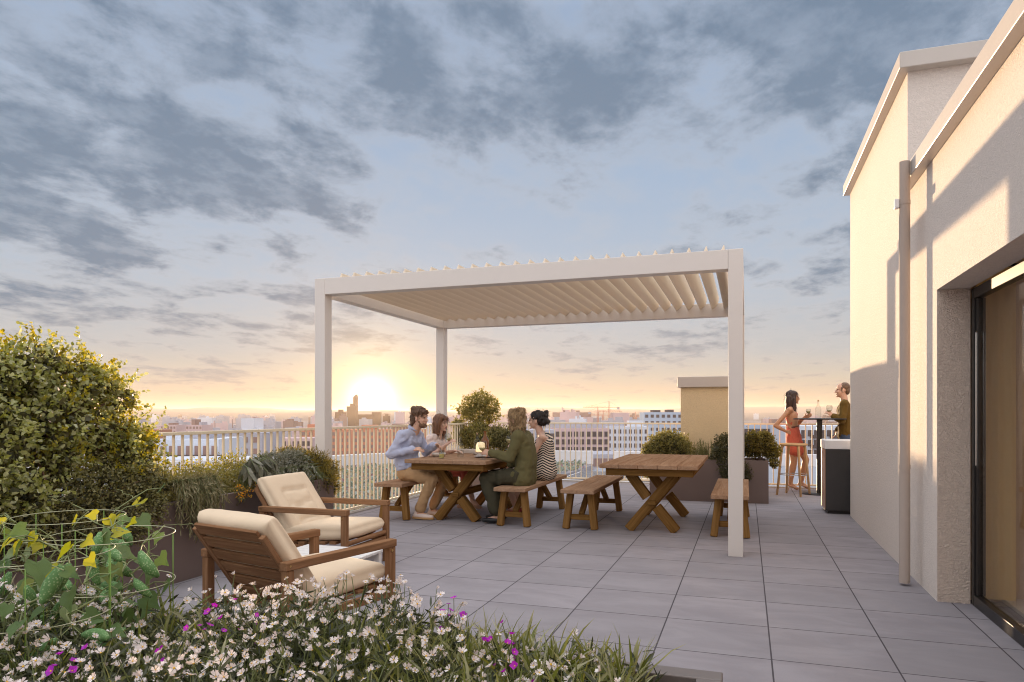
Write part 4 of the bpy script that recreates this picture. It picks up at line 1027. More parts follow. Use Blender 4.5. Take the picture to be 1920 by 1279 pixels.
def cucumber_plant(label, x, y, r, ztop, nl, nc, backlit):
    t = thing('cucumber_plant', label, 'plant', (x, y, BED_Z), 0)
    mb = MB(); nodes = []
    for v_ in range(4):
        a = random.uniform(0, 2 * PI); pts = []; H_ = (ztop - BED_Z) * random.uniform(.8, 1.05)
        for k in range(15):
            f = k / 14; rr = r * (.35 + .75 * f) * (1 + .15 * math.sin(k * 1.9 + v_))
            pts.append(Vector((math.cos(a + f * 1.4 + .25 * math.sin(k * 1.3)) * rr, math.sin(a + f * 1.4 + .25 * math.cos(k * 1.7)) * rr, f * H_)))
        mb.tube(pts, [.0062 - .0042 * k / 14 for k in range(15)], 6); nodes += pts[3:]
    for i in range(nl):
        p = random.choice(nodes); o_ = Vector((p.x, p.y, 0)).normalized() if p.length > .01 else Vector((1, 0, 0))
        e = p + o_ * random.uniform(.03, .10) + Vector((random.uniform(-.05, .05), random.uniform(-.05, .05), random.uniform(-.03, .05)))
        mb.tube([p, p.lerp(e, .5) + Vector((0, 0, .015)), e], [.0022, .002, .0018], 4, False)
        hi = e.z > (ztop - BED_Z) * .86; yg = backlit and hi and random.random() < .7
        sc = random.uniform(.044, .06) if yg else random.uniform(.046, .080)
        me = CL[2 * random.randrange(3) + (1 if yg else 0)]
        o = bpy.data.objects.new('leaf', me); C.objects.link(o); o.parent = t
        nn = Vector((random.gauss(.15, .5), -.75 + random.gauss(0, .35), .55)).normalized(); dn = (o_ * .6 + Vector((random.gauss(0, .5), random.gauss(0, .3), -.6)))
        dn = (dn - nn * dn.dot(nn)).normalized(); xx = dn.cross(nn)
        o.matrix_local = Matrix.Translation(e) @ Matrix((xx, dn, nn)).transposed().to_4x4() @ Matrix.Scale(sc, 4)
    for i in range(nc):
        p = random.choice(nodes); o_ = Vector((p.x, p.y, 0)).normalized() if p.length > .01 else Vector((1, 0, 0))
        e = p + o_ * random.uniform(.03, .07) + Vector((random.uniform(-.03, .05), -random.uniform(.03, .11), -.01))
        mb.tube([p, e], .0018, 4, False)
        o = bpy.data.objects.new('cucumber', random.choice(CK)); C.objects.link(o); o.parent = t
        o.matrix_local = Matrix.Translation(e) @ Matrix.Rotation(random.gauss(0, .6), 4, 'X') @ Matrix.Rotation(random.gauss(0, .6), 4, 'Y') @ Matrix.Rotation(random.uniform(0, 6), 4, 'Z') @ Matrix.Scale(random.uniform(.7, 1.1), 4)
    for i in range(14):
        p = random.choice(nodes); pts = [p]; d_ = Vector([random.gauss(0, 1) for _ in range(3)]).normalized()
        for k in range(8): pts.append(pts[-1] + d_ * .012 + Vector((.010 * math.cos(k * 1.4), .010 * math.sin(k * 1.4), .004)))
        mb.tube(pts, .0010, 4, False)
    mb.build('vine', 'vine_stem', t, smooth=True)
cage('round wire plant cage at right, empty upper ring standing out against the brown planter', -2.14, 1.90, .205, (.87, .70))
cage('round wire plant cage at the left picture edge, nearest of the three', -2.14, 1.62, .22, (.86, .67))
cage('round wire plant cage behind the other two cages', -2.50, 2.02, .20, (.90, .74))
cucumber_plant('cucumber vine with green fruit climbing the right wire cage', -2.16, 1.88, .15, .93, 46, 17, True)
cucumber_plant('cucumber vine with green fruit on the wire cage at the left edge', -2.14, 1.62, .19, .92, 50, 17, True)
cucumber_plant('cucumber vine on the rear wire cage, partly hidden by the others', -2.50, 2.02, .17, .95, 36, 12, True)
# sedum planting on the green roof
n = 26000
x = rng.uniform(-13, -5.0, n * 2); y = rng.uniform(3.5, 23, n * 2)
ok = (y < np.interp(x, [-14.5, -12.6, -11.6, -10.6, -9.3, -7.5, -5.0], [14.6, 16.8, 18.8, 20.4, 21.6, 22.6, 23.2])) & (rng.random(n * 2) < .75)
x, y = x[ok][:n], y[ok][:n]; n = len(x); hh = .05 + .05 * np.sin(x * 2.1) * np.sin(y * 1.7)
tag(leaves('sedum', np.column_stack([x, y, -.45 + rng.uniform(0, .06, n) + hh]), rng.normal(size=(n, 3)) + [0, 0, .8], rng.normal(size=(n, 3)) + [0, 0, .8], rng.uniform(.06, .13, n), rng.uniform(.04, .08, n), 'sedum_leaf'),
    'grey-green sedum carpet on the neighbouring roof', 'ground cover', None, 'stuff')

# ------------------------------------------------------------------ people
def remesh(mb, name, vox, mats, parent, smooth=5, wrinkle=0.0, wscale=14.0, keep=None):
    me = mb.mesh(name)
    o = bpy.data.objects.new(name, me); C.objects.link(o)
    md = o.modifiers.new('r', 'REMESH'); md.mode = 'VOXEL'; md.voxel_size = vox
    sm = o.modifiers.new('s', 'SMOOTH'); sm.iterations = smooth; sm.factor = .5
    dg = bpy.context.evaluated_depsgraph_get()
    m2 = bpy.data.meshes.new_from_object(o.evaluated_get(dg)); o.modifiers.clear(); o.data = m2; bpy.data.meshes.remove(me)
    m2.name = name
    n = len(m2.vertices); co = np.empty(n * 3); m2.vertices.foreach_get('co', co); co = co.reshape(-1, 3)
    if wrinkle:
        no = np.empty(n * 3); m2.vertices.foreach_get('normal', no); no = no.reshape(-1, 3)
        q = np.array([mnoise.noise(Vector((c[0] * wscale, c[1] * wscale, c[2] * wscale * .55 + 2 * mnoise.noise(Vector(c * 5))))) for c in co])
        co = co + no * (q * wrinkle)[:, None]
        m2.vertices.foreach_set('co', co.ravel())
    m2.polygons.foreach_set('use_smooth', [True] * len(m2.polygons))
    m2.materials.clear()
    for m in (mats if isinstance(mats, (list, tuple)) else [mats]): m2.materials.append(M[m])
    o.parent = parent; m2.update()
    return o
def V(*a): return Vector(a)
def hand(mb, wr, d, pn, curl=.5, s=1.0, grip=0.0):
    """palm from the wrist along d, pn = palm normal (way the fingers curl); five fingers"""
    d = Vector(d).normalized(); pn = Vector(pn); pn = (pn - d * pn.dot(d)).normalized(); sd = d.cross(pn)
    k0, k1 = wr + d * .02 * s, wr + d * .075 * s
    for o_ in (-.026, -.009, .009, .026): mb.cap(wr + sd * o_ * .6 * s, k1 + sd * o_ * s, .0135 * s, .0115 * s, 8)
    for o_, L in ((-.030, .062), (-.010, .075), (.010, .080), (.030, .070)):
        p = k1 + sd * o_ * s; dd = d.copy(); seg = L * s / 3
        for j in range(3):
            a = curl * (.55 if j == 0 else .75) * (1 + .15 * (o_ > 0)) + grip * .2
            dd = (dd * math.cos(a) + pn * math.sin(a)).normalized(); q = p + dd * seg * 1.1
            mb.cap(p, q, .0088 * s * (1 - .08 * j), .0080 * s * (1 - .08 * j), 8); p = q
    # thumb leaves the side of the palm near its base
    t0 = wr + d * .022 * s + sd * .022 * s; t1 = t0 + (d * .55 + sd * .8 + pn * .35).normalized() * .036 * s; t2 = t1 + (d * .85 + sd * .15 + pn * (.35 + grip)).normalized() * .03 * s
    mb.cap(t0, t1, .0125 * s, .0105 * s, 8).cap(t1, t2, .0105 * s, .0085 * s, 8)
def head_frame(f, u=(0, 0, 1)):
    f = Vector(f).normalized(); u = Vector(u); u = (u - f * u.dot(f)).normalized(); l = u.cross(f)
    return f, l, u, Matrix((f, l, u)).transposed()
def head(mb, c, f, u, s=1.0, male=True):
    f, l, u, R = head_frame(f, u); P = lambda a, b, z: c + (f * a + l * b + u * z) * s
    mb.ell(P(-.012, 0, .035), (.098 * s, .076 * s, .090 * s), R)             # cranium
    mb.ell(P(.030, 0, -.030), (.062 * s, .062 * s, .080 * s), R)             # face
    mb.ell(P(.034, 0, -.070), ((.052 if male else .046) * s, (.050 if male else .043) * s, .042 * s), R)     # jaw
    mb.ell(P(.078, 0, -.098), (.018 * s, .020 * s, .014 * s), R, 10, 6)      # chin
    mb.cap(P(.089, 0, .012), P(.107, 0, -.030), .008 * s, .0120 * s, 8)       # nose
    for b in (-1, 1):
        mb.ell(P(.104, b * .011, -.034), .0085 * s, None, 8, 5)
        mb.cap(P(.084, b * .012, .024), P(.074, b * .044, .022), .0105 * s, .009 * s, 8)      # brow ridge
        mb.ell(P(.066, b * .040, -.025), (.022 * s, .020 * s, .022 * s), R, 10, 6)              # cheek
        mb.ell(P(-.008, b * .077, -.010), (.020 * s, .008 * s, .032 * s), R, 10, 6)             # ear
    mb.cap(P(.086, -.020, -.060), P(.086, .020, -.060), .008 * s, .008 * s, 8)                  # lips
    return P, R
def face_bits(root, c, f, u, s, brow, skinlip='lips', beard=None):
    f, l, u, R = head_frame(f, u); P = lambda a, b, z: c + (f * a + l * b + u * z) * s
    for b in (-1, 1):
        MB().ell(P(.0835, b * .031, .006), (.0085 * s, .0115 * s, .0050 * s), R, 12, 8).build('eye', 'eye', root, smooth=True)
        MB().tube([P(.0905, b * .016, .026), P(.0875, b * .030, .031), P(.078, b * .045, .027)], [.0028 * s, .0032 * s, .0018 * s], 6).build('eyebrow', brow, root, smooth=True)
    MB().ell(P(.0925, 0, -.057), (.0052 * s, .021 * s, .0045 * s), R, 12, 6).ell(P(.0915, 0, -.0645), (.0055 * s, .018 * s, .005 * s), R, 12, 6).build('mouth', skinlip, root, smooth=True)
    if beard:
        mb = MB().ell(P(.040, 0, -.085), (.054 * s, .057 * s, .040 * s), R).ell(P(.078, 0, -.100), (.021 * s, .024 * s, .018 * s), R)
        for b in (-1, 1): mb.cap(P(.086, b * .004, -.0475), P(.070, b * .034, -.062), .0055 * s, .007 * s, 8).cap(P(.02, b * .061, -.04), P(.045, b * .052, -.085), .010 * s, .012 * s, 8)
        remesh(mb, 'beard', .006, beard, root, 3, .004, 90)
def P2(a, b, t): return a.lerp(b, t)
def figure(name_label, J, skin, s=1.0, male=True, hands=None, foot_up=.035):
    """J: joints in world coordinates. The body is one continuous mesh."""
    root = thing('person', name_label, 'person', tuple(J['root']))
    o = Vector(J['root']); G = {k: (Vector(v) - o if k not in ('root', 'f', 'u', 'lat') else Vector(v)) for k, v in J.items() if not isinstance(v, dict)}
    lat = Vector(G['lat']).normalized(); mb = MB()
    w1 = .085 if male else .078
    for k in (-1, 0, 1):
        mb.cap(G['pelvis'] + lat * k * .085, G['spine'] + lat * k * .065, .095, .085)
        mb.cap(G['spine'] + lat * k * .065, G['chest'] + lat * k * w1, .085, .095)
    for sd in 'lr':
        mb.cap(G['neck'] - V(0, 0, .03), G['sh_' + sd], .045, .048)
        mb.cap(G['chest'], G['sh_' + sd], .085, .050)
        sc = 1.0 if male else .86
        mb.cap(G['sh_' + sd], G['el_' + sd], .048 * sc, .038 * sc).cap(G['el_' + sd], P2(G['el_' + sd], G['wr_' + sd], .3), .038 * sc, .041 * sc).cap(P2(G['el_' + sd], G['wr_' + sd], .3), G['wr_' + sd], .041 * sc, .024 * sc)
        hd, pn, cu_, gr = (hands or {}).get(sd, ((G['wr_' + sd] - G['el_' + sd]), (0, 0, -1), .45, 0))
        hand(mb, G['wr_' + sd], hd, pn, cu_, 1.0 if male else .9, gr)
        mb.cap(G['pelvis'] + lat * (.09 if sd == 'l' else -.09) * 0, G['hip_' + sd], .10, .092)
        mb.cap(G['hip_' + sd], G['kn_' + sd], .082, .055).cap(G['kn_' + sd], P2(G['kn_' + sd], G['an_' + sd], .3), .054, .056).cap(P2(G['kn_' + sd], G['an_' + sd], .3), G['an_' + sd], .056, .035)
        mb.cap(G['an_' + sd] - V(0, 0, .03), G['toe_' + sd], .034, .026)
    mb.cap(G['neck'] - V(0, 0, .05), G['head'] - Vector(G['u']).normalized() * .05 - Vector(G['f']).normalized() * .012, .060 if male else .052, .054 if male else .046)
    head(mb, G['head'], G['f'], G['u'], s, male)
    remesh(mb, 'body', .0062, skin, root, 3)
    return root, G, lat
def torso_cloth(mb, G, lat, gr, low=0.0, neck=True, wide=.085, chest=None):
    pel = G['pelvis'] + V(0, 0, low)
    for k in (-1, 0, 1):
        mb.cap(pel + lat * k * .085, G['spine'] + lat * k * .067, .097 + gr, .087 + gr)
        mb.cap(G['spine'] + lat * k * .067, G['chest'] + lat * k * wide, .087 + gr, .097 + gr)
    for sd in 'lr':
        mb.cap(G['neck'] - V(0, 0, .045), G['sh_' + sd], .046 + gr * .8, .052 + gr)
        mb.cap(G['chest'], G['sh_' + sd], .085 + gr, .052 + gr)
def sleeve(mb, G, sd, gr, t=.95):
    mb.cap(G['sh_' + sd], G['el_' + sd], .052 + gr, .043 + gr)
    mb.cap(G['el_' + sd], P2(G['el_' + sd], G['wr_' + sd], t), .044 + gr, .031 + gr)
def legs_cloth(mb, G, lat, gr, t=.88, flare=.0, sides='lr'):
    for sd in sides:
        mb.cap(G['pelvis'], G['hip_' + sd], .104 + gr, .096 + gr)
        mb.cap(G['hip_' + sd], G['kn_' + sd], .088 + gr, .062 + gr)
        mb.cap(G['kn_' + sd], P2(G['kn_' + sd], G['an_' + sd], t), .062 + gr, .048 + gr + flare)
def shoe(root, an, toe, m, sole=None, h=.04, w=.038, heel=0.0):
    d = (toe - an); d.z = 0; L = d.length; d.normalize(); sd = V(-d.y, d.x, 0)
    z0 = toe.z - .018
    hp = V(an.x, an.y, z0 + .03 + heel) - d * .035; tp = V(toe.x, toe.y, z0 + .022) + d * .035
    mb = MB()
    for k in (-1, 1): mb.cap(hp + sd * k * .008, P2(hp, tp, .6) + sd * k * .016, w * .80, w * .82).cap(P2(hp, tp, .6) + sd * k * .016, tp + sd * k * .004, w * .82, w * .55)
    mb.cap(hp + d * .01, hp + V(0, 0, h) + d * .02, w * .95, w * .9).cap(hp + V(0, 0, h * .8) + d * .03, tp - d * .06, w * .8, w * .6)
    o = remesh(mb, 'shoe', .006, m, root, 3)
    if sole:
        mb = MB(); prof = [(hp - d * w * .95, .6), (hp - d * .01, 1.0), (P2(hp, tp, .62), 1.25), (tp, 1.0), (tp + d * w * .62, .4)]
        vs = [];
        for z in (-.020 - heel * 0, .004):
            for p, k in prof: vs.append(V(p.x, p.y, z0 + .012 + z) + sd * w * k)
            for p, k in reversed(prof): vs.append(V(p.x, p.y, z0 + .012 + z) - sd * w * k)
        n = len(prof) * 2
        mb.add(vs, [tuple(range(n))[::-1], tuple(range(n, 2 * n))] + [(i, (i + 1) % n, (i + 1) % n + n, i + n) for i in range(n)])
        mb.build('sole', sole, o, bevel=.003)
    return o
def collar(root, G, f, m):
    f = Vector(f).normalized(); f.z = 0; f.normalize(); l = V(-f.y, f.x, 0); c = G['neck'] + V(0, 0, .005); mb = MB()
    pts = [c + f * .058 * math.cos(a) + l * .060 * math.sin(a) + V(0, 0, .018 - .028 * math.cos(a)) for a in np.linspace(.35, 2 * PI - .35, 17)]
    vs = []
    for i, p in enumerate(pts):
        o_ = (p - c); o_.z = 0; o_.normalize(); vs += [p + V(0, 0, .012), p + o_ * .016 - V(0, 0, .018), p + o_ * .019 - V(0, 0, .016), p + o_ * .004 + V(0, 0, .014)]
    fs = []
    for i in range(16):
        a = i * 4; fs += [(a, a + 4, a + 5, a + 1), (a + 1, a + 5, a + 6, a + 2), (a + 2, a + 6, a + 7, a + 3), (a + 3, a + 7, a + 4, a)]
    mb.add(vs, fs).build('collar', m, root, smooth=True)

def strands(root, n, L, wd, mat, down=1.0, wave=.5):
    h = [c for c in bpy.data.objects if c.parent == root and c.name.startswith('hair')][0]
    me = h.data; k = len(me.vertices); co = np.empty(k * 3); no = np.empty(k * 3); me.vertices.foreach_get('co', co); me.vertices.foreach_get('normal', no)
    co = co.reshape(-1, 3); no = no.reshape(-1, 3); i = rng.integers(0, k, n); P, Nn = co[i], no[i]
    D = np.array([0, 0, -down]) - Nn * (Nn @ np.array([0, 0, -down]))[:, None] * .85 + wave * rng.normal(size=(n, 3)) + Nn * .12
    leaves('hair_strands', P - Nn * .004, D, Nn, L * rng.uniform(.5, 1.2, n), wd, mat, h, .2, .08, 'blade')
# --- man in the light blue shirt
f1 = (1, -.10, -.02)
J = dict(root=(-4.06, 7.95, .46), pelvis=(-4.06, 7.95, .565), spine=(-4.075, 7.95, .77), chest=(-4.03, 7.95, .955), neck=(-3.975, 7.95, 1.105), head=(-3.885, 7.945, 1.245),
         sh_r=(-4.03, 7.765, 1.04), el_r=(-4.17, 7.70, .795), wr_r=(-3.89, 7.745, .86), sh_l=(-4.0, 8.135, 1.04), el_l=(-3.95, 8.23, .80), wr_l=(-3.76, 8.10, .90),
         hip_r=(-4.04, 7.855, .56), kn_r=(-3.64, 7.80, .505), an_r=(-3.84, 7.80, .10), toe_r=(-3.685, 7.79, .035),
         hip_l=(-4.04, 8.045, .56), kn_l=(-3.58, 8.08, .515), an_l=(-3.77, 8.06, .11), toe_l=(-3.62, 8.05, .035), f=f1, u=(.05, 0, 1), lat=(0, 1, 0))
root, G, lat = figure('man in light blue shirt and beige trousers seated at the laid table, holding cutlery', J, 'skin_light', 1.0, True,
    {'r': ((1, .1, .15), (.2, .5, -.8), .55, .4), 'l': ((1, -.25, .1), (.1, -.5, -.8), .65, .4)})
mb = MB(); torso_cloth(mb, G, lat, .018, .085); sleeve(mb, G, 'r', .016, .97); sleeve(mb, G, 'l', .016, .97)
remesh(mb, 'shirt', .009, 'shirt_blue', root, 4, .024, 14)
collar(root, G, f1, 'shirt_blue')
mb = MB(); legs_cloth(mb, G, lat, .010, .9, .006); remesh(mb, 'trousers', .009, 'chino', root, 4, .018, 12)
MB().lathe([(.178, -.012), (.182, -.012), (.182, .016), (.178, .016)], G['pelvis'] + V(.0, 0, .088), 30, Matrix(((.68, 0, 0), (0, 1.04, 0), (0, 0, 1)))).build('belt', 'belt', root, smooth=True)
shoe(root, G['an_r'], G['toe_r'], 'shoe_white', 'shoe_sole'); shoe(root, G['an_l'], G['toe_l'], 'shoe_white', 'shoe_sole')
f, l, u, R = head_frame(f1, (.05, 0, 1)); P_ = lambda a, b, z: G['head'] + f * a + l * b + u * z
mb = MB().ell(P_(-.022, 0, .062), (.106, .090, .090), R).ell(P_(-.068, 0, .0), (.064, .086, .085), R).ell(P_(-.085, 0, -.060), (.042, .064, .055), R)
for i in range(26):
    a = random.uniform(-2.6, 2.6); z = random.uniform(.0, .12); k = math.sqrt(max(.05, 1 - (z / .155) ** 2))
    mb.ell(P_(-.025 + .098 * k * math.cos(a) * (.85 if math.cos(a) > 0 else 1), .085 * k * math.sin(a), .035 + z * .8), random.uniform(.020, .032), None, 8, 6)
for b in (-.04, -.01, .025): mb.ell(P_(.075, b, .085 + random.uniform(-.01, .015)), .028, None, 8, 6)
remesh(mb, 'hair', .007, 'hair_brown', root, 2, .012, 48)
face_bits(root, G['head'], f1, (.05, 0, 1), 1.0, 'hair_brown', 'lips', 'beard_brown')
strands(root, 900, .045, .0045, 'hair_brown', .7, .6)

# --- woman with long auburn hair beside him
f2 = (1, -.22, -.06)
J = dict(root=(-4.05, 8.62, .46), pelvis=(-4.05, 8.62, .56), spine=(-4.05, 8.62, .74), chest=(-4.0, 8.62, .90), neck=(-3.95, 8.62, 1.035), head=(-3.90, 8.61, 1.175),
         sh_r=(-3.98, 8.46, .975), el_r=(-3.93, 8.41, .745), wr_r=(-3.74, 8.44, .90), sh_l=(-3.97, 8.78, .975), el_l=(-3.94, 8.82, .75), wr_l=(-3.74, 8.70, .80),
         hip_r=(-4.02, 8.54, .56), kn_r=(-3.56, 8.56, .56), an_r=(-3.50, 8.74, .17), toe_r=(-3.40, 8.72, .05),
         hip_l=(-4.02, 8.70, .56), kn_l=(-3.56, 8.70, .52), an_l=(-3.66, 8.74, .11), toe_l=(-3.54, 8.76, .035), f=f2, u=(.06, 0, 1), lat=(0, 1, 0))
root, G, lat = figure('woman with auburn hair and white top raising a wine glass', J, 'skin_pale', .94, False,
    {'r': ((.75, .05, .6), (.5, .6, -.3), .55, .6), 'l': ((1, -.2, 0), (0, 0, -1), .4, 0)})
mb = MB(); torso_cloth(mb, G, lat, .010, -.01, wide=.075)
for sd in 'lr': mb.cap(G['sh_' + sd], P2(G['sh_' + sd], G['el_' + sd], .45), .052, .046)
remesh(mb, 'top', .009, 'white_top', root, 4, .010, 15)
mb = MB(); legs_cloth(mb, G, lat, .012, .35, .0)
remesh(mb, 'skirt', .010, 'coral', root, 4, .01, 12)
shoe(root, G['an_r'] - V(0, 0, .06), G['toe_r'], 'shoe_nude', None, .02, .032); shoe(root, G['an_l'], G['toe_l'], 'shoe_nude', None, .02, .032)
f, l, u, R = head_frame(f2, (.06, 0, 1)); P_ = lambda a, b, z: G['head'] + (f * a + l * b + u * z) * .94
mb = MB().ell(P_(-.022, 0, .050), (.102, .085, .082), R).ell(P_(-.06, 0, 0), (.062, .084, .085), R)
for b in (-1, 1):
    mb.cap(P_(.045, b * .062, .075), P_(.010, b * .080, -.02), .026, .028).cap(P_(.010, b * .080, -.02), P_(.005, b * .076, -.15), .030, .026).cap(P_(-.04, b * .075, 0), P_(-.045, b * .07, -.17), .040, .030)
mb.cap(P_(-.075, 0, 0), P_(-.07, 0, -.17), .055, .045)
remesh(mb, 'hair', .007, 'hair_auburn', root, 3, .007, 40)
face_bits(root, G['head'], f2, (.06, 0, 1), .94, 'hair_auburn')
strands(root, 900, .10, .0045, 'hair_auburn', 1, .15)

# --- man in the olive suit
f3 = (-1, .18, -.08)
J = dict(root=(-2.50, 7.90, .46), pelvis=(-2.50, 7.90, .565), spine=(-2.475, 7.90, .77), chest=(-2.52, 7.90, .955), neck=(-2.56, 7.91, 1.095), head=(-2.615, 7.93, 1.225),
         sh_l=(-2.52, 7.715, 1.03), el_l=(-2.60, 7.665, .785), wr_l=(-2.855, 7.70, .845), sh_r=(-2.54, 8.085, 1.03), el_r=(-2.58, 8.15, .80), wr_r=(-2.74, 8.05, .665),
         hip_l=(-2.53, 7.805, .56), kn_l=(-2.95, 7.78, .53), an_l=(-2.775, 7.77, .11), toe_l=(-2.93, 7.755, .035),
         hip_r=(-2.53, 7.995, .56), kn_r=(-2.97, 8.04, .53), an_r=(-2.83, 8.03, .11), toe_r=(-2.98, 8.03, .035), f=f3, u=(-.05, .0, 1), lat=(0, 1, 0))
root, G, lat = figure('man with wavy blond hair in olive suit seated at the laid table', J, 'skin_light', 1.0, True,
    {'l': ((-1, .1, .1), (0, .9, -.35), .55, .5), 'r': ((-.6, -.15, -.8), (.7, .1, -.4), .3, 0)})
mb = MB(); torso_cloth(mb, G, lat, .024, -.05); sleeve(mb, G, 'l', .018, .93); sleeve(mb, G, 'r', .018, .93)
mb.cap(G['pelvis'] + V(.02, -.10, -.03), G['pelvis'] + V(.02, .10, -.03), .105, .105).cap(G['pelvis'] + V(-.05, -.14, .02), G['pelvis'] + V(-.16, -.15, -.0), .06, .035)
remesh(mb, 'jacket', .009, 'olive_suit', root, 5, .012, 9)
collar(root, G, f3, 'olive_suit')
mb = MB(); legs_cloth(mb, G, lat, .018, .84, .022); remesh(mb, 'trousers', .009, 'olive_trouser', root, 4, .018, 12)
shoe(root, G['an_l'], G['toe_l'], 'shoe_black', None, .03, .038); shoe(root, G['an_r'], G['toe_r'], 'shoe_black', None, .03, .038)
f, l, u, R = head_frame(f3, (-.05, 0, 1)); P_ = lambda a, b, z: G['head'] + f * a + l * b + u * z
mb = MB().ell(P_(-.022, 0, .055), (.108, .092, .085), R).ell(P_(-.05, 0, -.01), (.075, .092, .095), R).ell(P_(-.06, 0, -.085), (.06, .085, .06), R)
for i in range(46):
    a = random.uniform(-2.75, 2.75); z = random.uniform(-.12, .12); k = math.sqrt(max(.1, 1 - (z / .17) ** 2))
    if abs(a) < .75 and z < .06: continue
    mb.ell(P_(-.025 + .102 * k * math.cos(a) * (.9 if math.cos(a) > 0 else 1), .092 * k * math.sin(a), .01 + z), random.uniform(.020, .032), None, 8, 6)
remesh(mb, 'hair', .007, 'hair_blond', root, 3, .009, 34)
face_bits(root, G['head'], f3, (-.05, 0, 1), 1.0, 'hair_blond', 'lips', 'beard_brown')
strands(root, 1500, .07, .0045, 'hair_blond', 1.0, .28)

# --- woman in the striped dress
f4 = (-1, -.12, -.05)
J = dict(root=(-2.48, 8.62, .46), pelvis=(-2.46, 8.62, .57), spine=(-2.44, 8.62, .77), chest=(-2.46, 8.61, .93), neck=(-2.49, 8.59, 1.075), head=(-2.555, 8.575, 1.215),
         sh_l=(-2.44, 8.44, 1.0), el_l=(-2.55, 8.42, .77), wr_l=(-2.80, 8.46, .86), sh_r=(-2.47, 8.78, 1.0), el_r=(-2.60, 8.82, .78), wr_r=(-2.80, 8.72, .80),
         hip_l=(-2.50, 8.54, .57), kn_l=(-2.96, 8.50, .53), an_l=(-2.80, 8.48, .12), toe_l=(-2.92, 8.46, .035),
         hip_r=(-2.50, 8.70, .57), kn_r=(-2.96, 8.70, .53), an_r=(-2.80, 8.70, .12), toe_r=(-2.93, 8.70, .035), f=f4, u=(-.05, -.10, 1), lat=(0, 1, 0))
root, G, lat = figure('woman with black pinned-up hair in striped dress on the bench', J, 'skin_pale', .95, False,
    {'l': ((-.8, .1, .45), (-.4, .8, -.2), .6, .6), 'r': ((-1, -.2, 0), (0, 0, -1), .4, 0)})
mb = MB()
pel = G['pelvis']
for k in (-1, 0, 1):
    mb.cap(pel + lat * k * .095 + V(.03, 0, -.02), G['spine'] + lat * k * .06, .118, .098).cap(G['spine'] + lat * k * .06, G['chest'] + lat * k * .07 - V(0, 0, .01), .098, .104)
mb.cap(G['chest'] + V(.02, .08, .03), G['sh_r'] + V(0, -.02, .0), .085, .062).cap(G['neck'] + V(.01, .02, -.05), G['sh_r'] + V(0, -.02, .0), .055, .060)
legs_cloth(mb, G, lat, .016, .3, .02)
remesh(mb, 'dress', .009, 'striped_dress', root, 4, .006, 10)
shoe(root, G['an_l'], G['toe_l'], 'red_cloth', None, .02, .033); shoe(root, G['an_r'], G['toe_r'], 'red_cloth', None, .02, .033)
f, l, u, R = head_frame(f4, (-.05, -.1, 1)); P_ = lambda a, b, z: G['head'] + (f * a + l * b + u * z) * .95
mb = MB().ell(P_(-.025, 0, .052), (.100, .083, .082), R).ell(P_(-.06, 0, .0), (.058, .078, .075), R)
for i in range(20): mb.ell(P_(-.115 + random.uniform(-.035, .035), random.uniform(-.05, .05), .035 + random.uniform(-.075, .075)), random.uniform(.028, .042), None, 8, 6)
remesh(mb, 'hair', .007, 'hair_black', root, 2, .010, 45)
face_bits(root, G['head'], f4, (-.05, -.1, 1), .95, 'hair_black')
strands(root, 700, .04, .004, 'hair_black', .4, .6)

# --- woman in the coral dress at the bar table
f5 = (1, .05, .02)
J = dict(root=(.76, 12.78, 0), pelvis=(.755, 12.78, .93), spine=(.735, 12.78, 1.10), chest=(.72, 12.78, 1.27), neck=(.72, 12.78, 1.425), head=(.745, 12.78, 1.575),
         sh_r=(.685, 12.61, 1.365), el_r=(.455, 12.56, 1.10), wr_r=(.635, 12.60, 1.00), sh_l=(.745, 12.945, 1.365), el_l=(.83, 12.97, 1.13), wr_l=(.93, 12.84, 1.235),
         hip_r=(.735, 12.70, .90), kn_r=(.755, 12.68, .50), an_r=(.70, 12.68, .145), toe_r=(.80, 12.66, .04),
         hip_l=(.775, 12.86, .90), kn_l=(.955, 12.85, .52), an_l=(.885, 12.90, .145), toe_l=(.985, 12.88, .04), f=f5, u=(0, 0, 1), lat=(0, 1, 0))
root, G, lat = figure('woman with long dark hair in coral dress, hand on hip', J, 'skin_tan', .95, False,
    {'r': ((.75, .15, -.25), (.2, .9, -.3), .35, 0), 'l': ((.75, -.45, .35), (.3, .6, .3), .55, .5)})
mb = MB()
for k in (-1, 0, 1):
    mb.cap(G['pelvis'] + lat * k * .088, G['spine'] + lat * k * .058, .112, .088).cap(G['spine'] + lat * k * .058, G['chest'] + lat * k * .062 - V(0, 0, .02), .088, .098)
    mb.cap(G['pelvis'] + lat * k * .085, G['pelvis'] + lat * k * .10 + V(.035, 0, -.22), .114, .138)
for b in (-1, 1): mb.cap(G['chest'] + lat * b * .06 + V(.04, 0, .02), G['neck'] + lat * b * .06 + V(-.005, 0, -.03), .06, .022)
remesh(mb, 'dress', .009, 'coral', root, 4, .012, 12)
MB().lathe([(.150, -.02), (.155, -.02), (.155, .02), (.150, .02)], G['spine'] + V(.008, 0, -.03), 28, Matrix(((.66, 0, 0), (0, 1.02, 0), (.12, 0, 1)))).build('belt', 'belt', root, smooth=True)
for sd in 'rl':
    s_ = shoe(root, G['an_' + sd] - V(0, 0, .02), G['toe_' + sd], 'shoe_nude', None, .015, .029, .045)
    a_ = G['an_' + sd]; MB().tube([V(a_.x - .03, a_.y, .055), V(a_.x - .025, a_.y, .002)], [.009, .005], 8).build('heel', 'shoe_nude', s_)
f, l, u, R = head_frame(f5); P_ = lambda a, b, z: G['head'] + (f * a + l * b + u * z) * .95
mb = MB().ell(P_(-.022, 0, .050), (.102, .086, .085), R).ell(P_(-.06, 0, 0), (.062, .086, .09), R)
